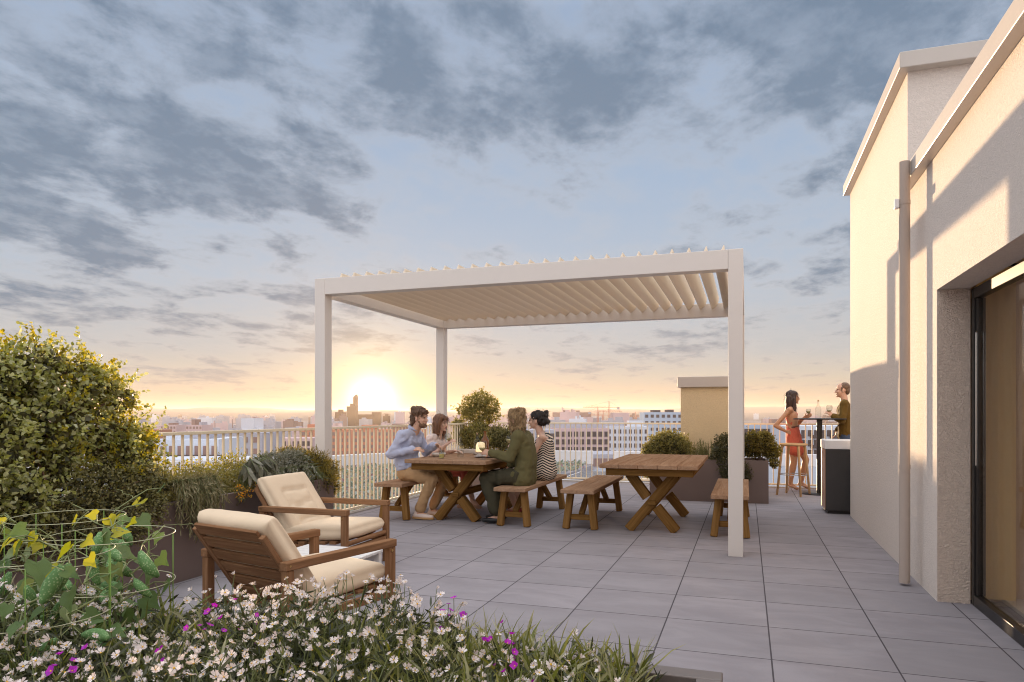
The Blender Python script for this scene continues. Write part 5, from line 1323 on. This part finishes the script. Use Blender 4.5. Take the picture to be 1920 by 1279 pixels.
for b in (-1, 1):
    mb.cap(P_(.04, b * .062, .08), P_(-.0, b * .082, -.02), .028, .032).cap(P_(-.0, b * .082, -.02), P_(.01, b * .085, -.20), .036, .036).cap(P_(.01, b * .085, -.20), P_(.0, b * .075, -.37), .036, .020)
for b in (-.5, .5): mb.cap(P_(-.07, b * .10, 0), P_(-.08, b * .10, -.25), .055, .05).cap(P_(-.08, b * .10, -.25), P_(-.05, b * .10, -.40), .05, .022)
remesh(mb, 'hair', .007, 'hair_darkbrown', root, 3, .010, 26)
face_bits(root, G['head'], f5, (0, 0, 1), .95, 'hair_darkbrown')
strands(root, 1000, .11, .0045, 'hair_darkbrown', 1, .15)

# --- man in the khaki sweater
f6 = (-1, .05, .0)
J = dict(root=(1.52, 12.60, 0), pelvis=(1.53, 12.60, .98), spine=(1.54, 12.60, 1.17), chest=(1.53, 12.60, 1.36), neck=(1.525, 12.60, 1.52), head=(1.49, 12.60, 1.685),
         sh_l=(1.50, 12.41, 1.455), el_l=(1.455, 12.36, 1.19), wr_l=(1.325, 12.42, 1.27), sh_r=(1.55, 12.79, 1.455), el_r=(1.58, 12.84, 1.18), wr_r=(1.44, 12.80, 1.03),
         hip_l=(1.53, 12.50, .95), kn_l=(1.50, 12.48, .52), an_l=(1.54, 12.48, .11), toe_l=(1.40, 12.47, .035),
         hip_r=(1.53, 12.70, .95), kn_r=(1.52, 12.72, .52), an_r=(1.57, 12.72, .11), toe_r=(1.43, 12.72, .035), f=f6, u=(.05, 0, 1), lat=(0, 1, 0))
root, G, lat = figure('man in khaki sweater and jeans standing behind the bar counter', J, 'skin_light', 1.02, True,
    {'l': ((-.55, .1, .5), (-.5, .6, .1), .7, .6), 'r': ((-.3, 0, -.9), (-1, 0, 0), .3, 0)})
mb = MB(); torso_cloth(mb, G, lat, .022, -.02); sleeve(mb, G, 'l', .016, .9); sleeve(mb, G, 'r', .016, .95)
remesh(mb, 'sweater', .009, 'khaki_knit', root, 4, .014, 11)
mb = MB(); legs_cloth(mb, G, lat, .008, .93, .01); remesh(mb, 'jeans', .010, 'denim', root, 4, .010, 12)
shoe(root, G['an_l'], G['toe_l'], 'shoe_white', None); shoe(root, G['an_r'], G['toe_r'], 'shoe_white', None)
f, l, u, R = head_frame(f6, (.05, 0, 1)); P_ = lambda a, b, z: G['head'] + (f * a + l * b + u * z) * 1.02
mb = MB().ell(P_(-.030, 0, .052), (.088, .082, .080), R).ell(P_(-.068, 0, -.005), (.045, .070, .070), R)
for b in (-1, 1): mb.cap(P_(.012, b * .074, .04), P_(.012, b * .073, -.01), .012, .008)
remesh(mb, 'hair', .006, 'hair_short', root, 3, .004, 70)
face_bits(root, G['head'], f6, (.05, 0, 1), 1.02, 'hair_short')

# ------------------------------------------------------------------ bar corner
t = thing('bar_counter', 'dark metal bar counter with thick white top at the end of the wall', 'counter', (1.28, 10.20, 0))
MB().box(-.305, .42, -.27, .27, .04, .84).build('body', 'counter_dark', t, bevel=.008)
MB().box(-.28, .42, -.25, .25, .0, .039).build('plinth', 'table_black', t)
MB().box(-.309, -.3055, -.262, .262, .05, .835).build('side_panel', 'copper_side', t)
MB().box(-.315, .43, -.28, .28, .8405, .955).build('worktop', 'counter_white', t, bevel=.008)
t = thing('bar_table', 'round dark standing table on one column between the woman in coral and the man', 'table', (1.12, 12.35, 0))
MB().lathe([(0, 1.205), (.385, 1.205), (.40, 1.212), (.40, 1.222), (.385, 1.228), (0, 1.228)], (0, 0, 0), 48).build('tabletop', 'table_black', t, smooth=True, auto=40)
MB().box(-.04, .04, -.04, .04, .018, 1.205).build('column', 'table_black', t, bevel=.004)
MB().lathe([(0, 0), (.29, 0), (.30, .006), (.29, .014), (0, .018)], (0, 0, 0), 40).build('base', 'table_black', t, smooth=True, auto=40)
t = thing('bar_stool', 'tall pale wooden bar stool with wire footrest in front of the woman in coral', 'stool', (.71, 12.05, 0))
MB().lathe([(0, .79), (.16, .785), (.205, .795), (.215, .81), (.205, .826), (.16, .822), (0, .812)], (0, 0, 0), 36).build('seat', 'pale_oak', t, smooth=True)
for k in range(4):
    a = k * PI / 2 + .35; c_, s_ = math.cos(a), math.sin(a)
    MB().tube([(c_ * .175, s_ * .175, .80), (c_ * .19, s_ * .19, .74), (c_ * .265, s_ * .265, 0)], [.024, .022, .017], 12).build('leg', 'pale_oak', t, smooth=True)
MB().tube([(.215 * math.cos(a), .215 * math.sin(a), .33) for a in np.linspace(0, 2 * PI, 49)], .006, 8, False).build('footrest', 'steel', t, smooth=True)

# ------------------------------------------------------------------ tableware
def bottle(name, label, loc, h, r, m, fill=None, cork=True, group=None):
    t = thing(name, label, 'bottle', loc)
    pr = [(0, .002), (r * .92, .002), (r, .012), (r, h * .50), (r * .92, h * .60), (r * .45, h * .74), (r * .34, h * .82), (r * .34, h * .96), (r * .42, h * .97), (r * .42, h), (r * .28, h)]
    MB().lathe(pr, (0, 0, 0), 24).build('glass', m, t, smooth=True, auto=50)
    if fill: MB().lathe([(0, .006), (r * .93, .006), (r * .95, .014), (r * .95, h * .42), (0, h * .42)], (0, 0, 0), 20).build('drink', fill, t, smooth=True, auto=50)
    if cork: MB().lathe([(0, h * .95), (r * .26, h * .95), (r * .30, h * 1.04), (0, h * 1.045)], (0, 0, 0), 14).build('stopper', 'cork', t, smooth=True, auto=50)
    return t
def wineglass(label, loc, s=1.0, tilt=None, fill='white_wine', lvl=.45):
    t = thing('wine_glass', label, 'glass', loc)
    if tilt is not None: t.rotation_euler = tilt
    z0, zb = .085 * s, .195 * s; R_ = .045 * s
    MB().lathe([(0, .001), (.036 * s, .001), (.036 * s, .004), (.008 * s, .008 * s), (.0045 * s, .02 * s), (.0040 * s, z0 - .01), (.010 * s, z0)], (0, 0, 0), 22).build('foot', 'clear_glass', t, smooth=True, auto=60)
    bowl = [(R_ * math.sin(a) * (1 if a < 1.9 else .98), z0 + (zb - z0) * (1 - math.cos(a)) / 1.75) for a in np.linspace(.12, 2.25, 14)]
    MB().lathe(bowl + [(r - .0012, z) for r, z in reversed(bowl)], (0, 0, 0), 24).build('bowl', 'clear_glass', t, smooth=True)
    zl = z0 + (zb - z0) * lvl; dr_ = [(r - .002, z) for r, z in bowl if z <= zl]
    MB().lathe(dr_ + [(0, dr_[-1][1])], (0, 0, 0), 20).build('drink', fill, t, smooth=True)
    return t
def plate(label, loc, r, m, food=True):
    t = thing('plate', label, 'plate', loc)
    MB().lathe([(0, .003), (r * .6, .002), (r * .98, .016), (r, .018), (r * .97, .021), (r * .6, .009), (0, .009)], (0, 0, 0), 36).build('dish', m, t, smooth=True)
    return t
TZ = .7605
bottle('carafe', 'clear glass carafe in front on the laid table, beside the tumbler', (-3.37, 8.02, TZ), .255, .043, 'clear_glass', None, False)
bottle('carafe', 'clear glass carafe with stopper at the far end of the laid table', (-3.60, 9.18, TZ), .26, .045, 'clear_glass', None, True)
bottle('bottle', 'brown amber bottle standing behind the glowing table lamp', (-3.46, 9.12, TZ), .30, .055, 'amber_glass', None, False)
t = thing('table_lamp', 'small cream table lantern glowing warmly on the laid table', 'lantern', (-3.44, 8.90, TZ))
MB().lathe([(0, .02), (.058, .02), (.066, .04), (.066, .10), (.05, .145), (.0, .16)], (0, 0, 0), 28).build('lamp_shade', 'candle_glow', t, smooth=True)
MB().lathe([(0, 0), (.05, 0), (.05, .02), (0, .02)], (0, 0, 0), 24).build('base', 'stoneware', t, smooth=True, auto=40)
MB().box(.067, .082, -.012, .012, .0, .17).build('handle', 'amber_glass', t, bevel=.003)
wineglass('large balloon wine glass held by the man in the olive suit', (-2.965, 7.735, TZ), 1.15, None, 'white_wine', .4)
wineglass('wine glass held tilted by the woman with auburn hair', (-3.67, 8.46, .875), .95, (.12, -.42, 0), 'white_wine', .4)
wineglass('wine glass held in front of the woman in the striped dress', (-2.90, 8.49, .84), .95, (0, .12, 0), 'white_wine', .55)
plate('round stoneware plate at the table edge before the man in the olive suit', (-3.06, 8.05, TZ), .135, 'stoneware')
t = plate('small stoneware plate stacked on the plate before the man in the olive suit', (-3.06, 8.06, TZ + .012), .105, 'stoneware_light')
t = thing('bowl', 'pale bowl in front of the man in the blue shirt', 'bowl', (-3.66, 8.02, TZ))
MB().lathe([(0, .002), (.06, .002), (.085, .03), (.09, .05), (.086, .05), (.078, .028), (0, .012)], (0, 0, 0), 30).build('dish', 'stoneware_light', t, smooth=True)
MB().ell((0, 0, .022), (.07, .07, .02), None, 16, 8).build('meal', 'food', t, smooth=True)
t = thing('serving_tray', 'rectangular light serving tray towards the far end of the laid table', 'tray', (-3.62, 8.95, TZ))
MB().box(-.15, .12, -.10, .10, 0, .012).box(-.15, .12, -.10, -.085, .0125, .05).box(-.15, .12, .085, .10, .0125, .05).box(-.15, -.135, -.084, .084, .0125, .05).box(.105, .12, -.084, .084, .0125, .05).build('board', 'stoneware_light', t, bevel=.003)
for lab, x, y, r in (('tiny dish right of the serving tray', -3.40, 8.62, .045), ('tiny dish between the carafe and the glowing lantern', -3.30, 8.45, .04)):
    t = thing('dish', lab, 'dish', (x, y, TZ))
    MB().lathe([(0, .002), (r * .7, .002), (r, .022), (r * .95, .023), (r * .6, .008), (0, .008)], (0, 0, 0), 24).build('plate', 'stoneware', t, smooth=True)
    MB().ell((0, 0, .012), (r * .6, r * .6, .01), None, 12, 6).build('snack', 'food', t, smooth=True)
t = thing('tumbler', 'straight tumbler of cloudy yellow drink on the table edge', 'glass', (-3.49, 7.72, TZ))
MB().lathe([(0, .002), (.030, .002), (.034, .10), (.032, .10), (.029, .008), (0, .008)], (0, 0, 0), 24).build('glass', 'clear_glass', t, smooth=True, auto=50)
MB().lathe([(0, .009), (.0285, .009), (.031, .055), (0, .055)], (0, 0, 0), 20).build('drink', 'lemonade', t, smooth=True, auto=50)
for lab, a, b in (('knife held by the man in the blue shirt', (-3.83, 7.765, .885), (-3.66, 7.80, .845)), ('fork held by the man in the blue shirt', (-3.68, 8.06, .93), (-3.62, 8.02, .80))):
    t = thing('cutlery', lab, 'cutlery', a); b = Vector(b) - Vector(a)
    MB().beam((0, 0, 0), b * .55, .010, .006).build('handle', 'cutlery_metal', t, bevel=.002)
    MB().beam(b * .551, b, .016, .0025).build('blade', 'cutlery_metal', t)
bottle('bottle', 'clear water bottle on the round standing table', (1.10, 12.32, 1.2285), .285, .045, 'clear_glass', None, True)
wineglass('stemless wide wine glass in the hand of the woman in coral', (.985, 12.74, 1.2285), .85, None, 'white_wine', .5)
wineglass('wine glass held up by the man in the khaki sweater', (1.27, 12.45, 1.235), 1.1, (0, .05, 0), 'white_wine', .3)

# ------------------------------------------------------------------ neighbouring flat roof beyond the far railing
tag(MB().box(-4.98, 6.0, 13.24, 27.5, -25, -.62).build('flat_roof', 'roof_grey'), kind='structure')
tag(MB().box(-4.98, 6.0, 27.52, 27.8, -25, -.18).build('parapet', 'parapet_white', bevel=.01), 'straight white parapet at the far side of the grey flat roof', 'parapet')
tag(MB().box(-4.9, 5.9, 14.35, 14.62, -.615, -.22).build('edge_beam', 'edge_wood', bevel=.01), 'brown wooden edging beam just beyond the far railing', 'edging')
t = thing('roof_skylight', 'long glazed strip skylight on the grey flat roof', 'skylight', (-3.4, 19.5, -.615))
MB().box(-1.4, 3.6, -1.4, 1.4, 0, .16).build('frame', 'parapet_white', t, bevel=.01)
MB().box(-1.3, 3.5, -1.3, 1.3, .1605, .18).build('pane', 'city_glass', t)
t = thing('roof_pipe', 'thin pale rail running slantwise over the grey flat roof', 'pipe', (-4.4, 16.2, -.615))
MB().tube([(0, 0, .25), (2.4, 2.2, .25)], .03).build('rail', 'rail_paint', t)
for q in (0, 1): MB().tube([(.1 + 2.2 * q, .1 + 2.0 * q, 0), (.1 + 2.2 * q, .1 + 2.0 * q, .25)], .02).build('support', 'rail_paint', t)
t = thing('roof_planting', 'strip of dark low shrubs with yellow flowers beyond the far railing', 'plants', (-1.5, 13.8, -.615))
foliage('foliage', [((x, 0, .12), .17) for x in np.arange(-3.2, 4.5, .22)], 6000, .05, .025, 'small_leaf', t, .3)
foliage('blossoms', [((x, -.05, .2), .15) for x in np.arange(-3.2, 4.5, .5)], 260, .03, .025, 'orange_petal', t, .8)
MB().box(-3.35, 4.6, -.25, .25, 0, .08).build('soil', 'soil', t)

# ------------------------------------------------------------------ ground, hills
GZ = -25.0
R_ = 7000
vs = [(0, 0, GZ)]; fs = []
for k in range(96):
    a = 2 * PI * k / 96; vs.append((R_ * math.cos(a), R_ * math.sin(a), GZ))
for k in range(96): fs.append((0, 1 + k, 1 + (k + 1) % 96))
tag(MB().add(vs, fs).build('city_ground', 'city_ground'), kind='structure')
def hills(name, dist, hfun, depth, m):
    mb = MB(); vs = []; n = 240
    for i in range(n + 1):
        az_ = -rad(75) + rad(120) * i / n; h = hfun(math.degrees(az_))
        for r, z in ((dist - depth, GZ - 1), (dist - depth * .45, h * .55), (dist, h), (dist + depth * .6, GZ - 1)):
            vs.append((r * math.sin(az_), r * math.cos(az_), z))
    mb.add(vs, [(i * 4 + j, i * 4 + 4 + j, i * 4 + 5 + j, i * 4 + 1 + j) for i in range(n) for j in range(3)])
    tag(mb.build(name, m, smooth=True), kind='structure')
def hf(a): return 64 + 50 * mnoise.noise(Vector((a * .12, 1.3, 0))) + 28 * mnoise.noise(Vector((a * .38, 4.1, 0))) + 7 * mnoise.noise(Vector((a * 1.5, 7.7, 0))) + 30 * math.exp(-((a + 16) / 7) ** 2) + 46 * math.exp(-((a - 3) / 6) ** 2) - 50 * math.exp(-((a + 28) / 6) ** 2)
hills('hills', 4600, lambda a: max(-5, min(46, .42 * hf(a) + 4)), 1000, 'hill_ground')
hills('hills', 3400, lambda a: max(-14, .16 * hf(a + 31) - 4), 600, 'hill_ground')

# ------------------------------------------------------------------ city
WINS = {}
def win_mesh(w_, h, m):
    k = (round(w_, 2), round(h, 2), m)
    if k not in WINS:
        mb = MB().box(-w_ / 2, w_ / 2, -.14, -.005, -h / 2, h / 2); me = mb.mesh('window'); me.materials.append(M[m]); WINS[k] = me
    return WINS[k]
def block(label, u0, u1, vtop, d, dep, m, floors=0, bays=0, fh=3.0, ww=1.3, wh=1.7, wm='city_glass', turn=0.0, top=None, cat='building', name='apartment_building', group=None, balc=None, penth=None, z0=None):
    a, b = at(u0, vtop, d), at(u1, vtop, d); c = (a + b) / 2; L = (b - a).length; H = a.z - GZ
    t = thing(name, label, cat, (c.x, c.y, GZ), YAW + turn, group)
    MB().box(-L / 2, L / 2, 0, dep, 0, H).build('wall', m, t)
    if top:
        for x0, x1, h, mm in top: MB().box(-L / 2 + x0 * L, -L / 2 + x1 * L, dep * .15, dep * .7, H + .002, H + h).build('roof_house', mm, t)
    if floors:
        me = win_mesh(ww, wh, wm)
        for i in range(floors):
            for j in range(bays):
                x = -L / 2 + L * (j + .5) / bays; z = H - 1.1 - wh / 2 - i * fh
                o = bpy.data.objects.new('window', me); C.objects.link(o); o.parent = t; o.location = (x, 0, z)
                if balc and (j % balc[0]) == balc[1]:
                    if 'b' not in WINS:
                        q = MB().box(-1.7, 1.7, -1.3, -.15, -1.35, -.45).mesh('balcony'); q.materials.append(M['city_dark']); WINS['b'] = q
                    o = bpy.data.objects.new('balcony', WINS['b']); C.objects.link(o); o.parent = t; o.location = (x, 0, z)
    return t
block('white apartment house with dark balconies seen through the left railing', 285, 408, 824, 118, 14, 'city_white', 2, 8, 3.0, .9, 2.1, 'city_brown', .08, balc=(3, 1), top=[(.1, .4, 1.0, 'city_white'), (.55, .8, .8, 'city_grey')])
block('lower white terrace wing in front of the white balcony house', 240, 452, 862, 108, 9, 'city_white', 1, 9, 3.0, 1.6, 2.0, 'city_brown', .08, balc=(4, 2))
block('grey slab house with one column of dark windows behind the white wing', 402, 492, 812, 190, 16, 'city_grey', 5, 4, 3.1, 1.9, 1.5, 'city_brown', -.05)
block('brown brick house behind the long planter palms', 478, 500, 812, 230, 14, 'city_brown', 4, 2, 3.0, 1.2, 1.5)
block('pale pink house with rows of narrow windows left of the pergola post', 494, 582, 822, 260, 16, 'city_pink', 5, 10, 2.6, 1.0, 1.7, 'city_dark', .05)
block('long orange-lit apartment block with many windows beneath the sun', 560, 790, 806, 330, 18, 'city_glare', 6, 16, 3.0, 1.7, 1.6, 'city_brown', -.04, top=[(.05, .2, 2.5, 'city_glare'), (.5, .6, 2.2, 'city_glare'), (.75, .95, 2.8, 'city_brown')])
block('pale apartment house with six regular window rows beside the striped dress', 1040, 1143, 803, 230, 16, 'city_pink', 6, 9, 2.55, 1.35, 1.7, 'city_dark', .03, top=[(0, .95, 1.6, 'city_grey')])
block('wide white and grey housing terrace right of the regular pink facade', 1128, 1216, 800, 270, 16, 'city_white', 6, 9, 2.7, 1.1, 1.6, 'city_dark', -.06, top=[(.1, .5, 1.5, 'city_grey'), (.6, .9, 2.2, 'city_white')])
block('white tower block with square windows left of the chimney', 1208, 1300, 773, 320, 20, 'city_blue', 9, 9, 3.0, 1.4, 1.4, 'city_dark', -.08, top=[(.2, .35, 1.0, 'city_dark'), (.5, .62, 1.2, 'city_dark')])
block('low shop building with dark ground floor windows below the pink facade', 1020, 1210, 852, 190, 18, 'city_grey', 1, 16, 3.2, 1.6, 2.2, 'city_brown')
block('brownish office slab with stepped roof on the skyline left of the cranes', 1036, 1112, 782, 900, 40, 'city_pink', 0, 0, top=[(.03, .97, 6, 'city_brown'), (.3, .4, 9, 'city_brown'), (.62, .68, 8.5, 'city_brown')])
block('lilac house front behind the olive suit', 952, 1042, 806, 210, 16, 'city_grey', 5, 7, 2.7, 1.2, 1.6, 'city_dark', .05)
block('pale bluish housing row with long balconies behind the woman in coral', 1380, 1480, 797, 205, 16, 'city_blue', 6, 11, 2.7, 1.3, 1.7, 'city_dark', .06, balc=(2, 0))
block('blue-grey housing row right of the round bar table column', 1478, 1620, 799, 190, 16, 'city_white', 6, 12, 2.7, 1.3, 1.7, 'city_dark', -.04, balc=(3, 1))
block('flat-roofed pale house on the left skyline, nearer one', 301, 330, 797, 520, 18, 'city_pink', 3, 5, 3.2, 1.4, 1.7, 'city_brown', 0, top=[(.4, .65, 1.5, 'city_brown')])
block('flat-roofed pale house on the left skyline with roof boxes', 348, 379, 797, 500, 18, 'city_pink', 3, 5, 3.2, 1.4, 1.7, 'city_brown', 0, top=[(.25, .45, 4, 'city_brown'), (.7, .85, 2, 'city_grey')])
block('low red-tiled house block behind the left railing', 255, 300, 806, 430, 15, 'city_terracotta', 2, 7, 3, 1.2, 1.5)
# skyline towers near the sun
def tower(label, u0, u1, vtop, d, crown=None):
    a, b = at(u0, vtop, d), at(u1, vtop, d); c = (a + b) / 2; L = (b - a).length; H = a.z - GZ
    t = thing('tower', label, 'tower', (c.x, c.y, GZ), YAW, 'skyline towers near the sun')
    MB().box(-L / 2, L / 2, 0, L * .8, 0, H).build('shaft', 'tower_glass', t)
    if crown == 'spire': MB().add([(-L / 2, 0, H + .01), (L / 2, 0, H + .01), (L / 2, L * .8, H + .01), (-L / 2, L * .8, H + .01), (-L * .1, L * .3, H + L * .5), (L * .45, L * .3, H + L * .75)], [(0, 1, 5, 4), (1, 2, 5), (2, 3, 4, 5), (3, 0, 4)]).build('crown', 'tower_glass', t)
    if crown == 'box': MB().box(-L * .2, L * .25, L * .2, L * .6, H + .01, H + L * .28).build('crown', 'tower_glass', t)
    return t
tower('lone slim tower just right of the pergola post', 600, 611, 761, 1260)
tower('broad tower between the slim tower and the cluster', 628, 646, 773, 1380, 'box')
tower('tall stepped tower forming the left side of the cluster', 650, 668, 762, 1500, 'box')
tower('tallest tower of the skyline with slanted crown', 662, 670, 745, 1560, 'spire')
tower('wide lower tower right under the sun', 670, 697, 777, 1440)
tower('wide tower at the right side of the cluster', 697, 713, 773, 1500)
tower('small tower with roof box right of the cluster', 718, 730, 780, 1380, 'box')
t = thing('sail_tower', 'sail-shaped slim tower on the skyline above the brownish office slab', 'tower', tuple(at(1057, GZ, 1500, True)), YAW)
pr = [(-4, 0), (4.5, 0), (4.5, 13), (3.6, 21), (1.3, 26), (-4, 32)]; n = len(pr); Z0 = 15
mb = MB(); mb.add([(x, 0, z + Z0 - 4) for x, z in pr] + [(x, 9, z + Z0 - 4) for x, z in pr], [tuple(range(n)), tuple(range(n, 2 * n))[::-1]] + [(i, i + n, (i + 1) % n + n, (i + 1) % n) for i in range(n)])
mb.box(-4, 4.5, 0, 9, 0, Z0 - 4.01); mb.build('shaft', 'city_pink', t)
# cranes and masts
def crane(label, u, d, zt, jib, back, rz):
    p = at(u, GZ, d, True); t = thing('crane', label, 'crane', tuple(p), YAW + rz); H = zt - GZ
    mb = MB()
    for sx in (-.9, .9):
        for sy in (-.9, .9): mb.box(sx - .2, sx + .2, sy - .2, sy + .2, 0, H)
    for k in range(int(H / 3)):
        s_ = 1 if k % 2 else -1; mb.beam((-.9 * s_, -.9, k * 3), (.9 * s_, -.9, k * 3 + 3), .22, .22)
    mb.build('mast', 'crane_paint', t)
    mb = MB().box(-back, jib, -.3, .3, H, H + .5).box(-back * .3, jib * .9, -.25, .25, H + 1.7, H + 2.0)
    for k in range(int(jib / 3)): mb.beam((k * 3, 0, H + .5), (k * 3 + 1.5, 0, H + 1.7), .2, .2).beam((k * 3 + 1.5, 0, H + 1.7), (k * 3 + 3, 0, H + .5), .2, .2)
    mb.build('jib', 'crane_paint', t)
    MB().box(-.4, .4, -.4, .4, H + .51, H + 7).beam((0, 0, H + 7), (jib * .7, 0, H + 2), .18, .18).beam((0, 0, H + 7), (-back * .9, 0, H + .6), .18, .18).build('tie_tower', 'crane_paint', t)
    MB().box(-back, -back + 3, -.8, .8, H - 2.2, H - .01).build('counterweight', 'city_grey', t)
crane('tallest red tower crane right of the sail tower', 1142, 800, 8.5, 30, 12, 2.9)
crane('red tower crane left of the tallest crane', 1121, 900, 3.5, 34, 13, .25)
crane('small red tower crane low between the other cranes', 1131, 1000, -1.0, 30, 12, 3.3)
crane('distant red tower crane left of the white tower block', 1192, 900, -3, 28, 11, .1)
for lab, u, vt in (('thin antenna mast on the skyline left of the pergola post', 436, 786), ('thin antenna mast farther left on the skyline', 403, 788)):
    p = at(u, GZ, 600, True); t = thing('antenna_mast', lab, 'mast', tuple(p)); H = at(u, vt, 600).z - GZ
    MB().tube([(0, 0, 0), (0, 0, H)], [.5, .25], 6).build('pole', 'city_brown', t)
# hazy carpet of houses further out
FAR = ['city_white', 'city_grey', 'city_pink', 'city_pink', 'city_grey', 'city_brown']
for i in range(298):
    d = 560 * (5.5 ** random.random()); u = random.uniform(-40, 1640)
    if 575 < u < 830 and d < 760: continue
    wd = random.uniform(8, 25); dp_ = random.uniform(8, 14); hh = random.uniform(9, 21) + (random.uniform(0, 9) if random.random() < .25 else 0) + d * .0012
    p = at(u, GZ, d, True)
    mb = MB().box(-wd / 2, wd / 2, 0, dp_, 0, hh)
    for _ in range(random.choice((0, 1, 2, 3))):
        x = random.uniform(-.42, .2) * wd; mb.box(x, x + random.uniform(1, 6), dp_ * .2, dp_ * .6, hh + .01, hh + random.uniform(1.2, 3.2))
    o = mb.build('city_house', random.choice(FAR)); o.location = p; o.rotation_euler = (0, 0, YAW + random.uniform(-.5, .5))
    tag(o, 'small far house block in the hazy city below the hills', 'building', 'far city house blocks')

# ------------------------------------------------------------------ haze: one closed box round everything
tag(MB().box(-7200, 7200, -7200, 7200, GZ - 1.5, 51).build('haze', 'soil'), 'thin even evening haze over the city', 'haze', None, 'stuff')
hz = bpy.data.objects['haze']; m, nt = newmat('haze_air')
vol = nd(nt, 'ShaderNodeVolumePrincipled'); vol.inputs['Color'].default_value = (1, .86, .74, 1); vol.inputs['Density'].default_value = .00013; vol.inputs['Anisotropy'].default_value = .42
nd(nt, 'ShaderNodeOutputMaterial', i_Volume=vol.outputs[0])
hz.data.materials.clear(); hz.data.materials.append(m)
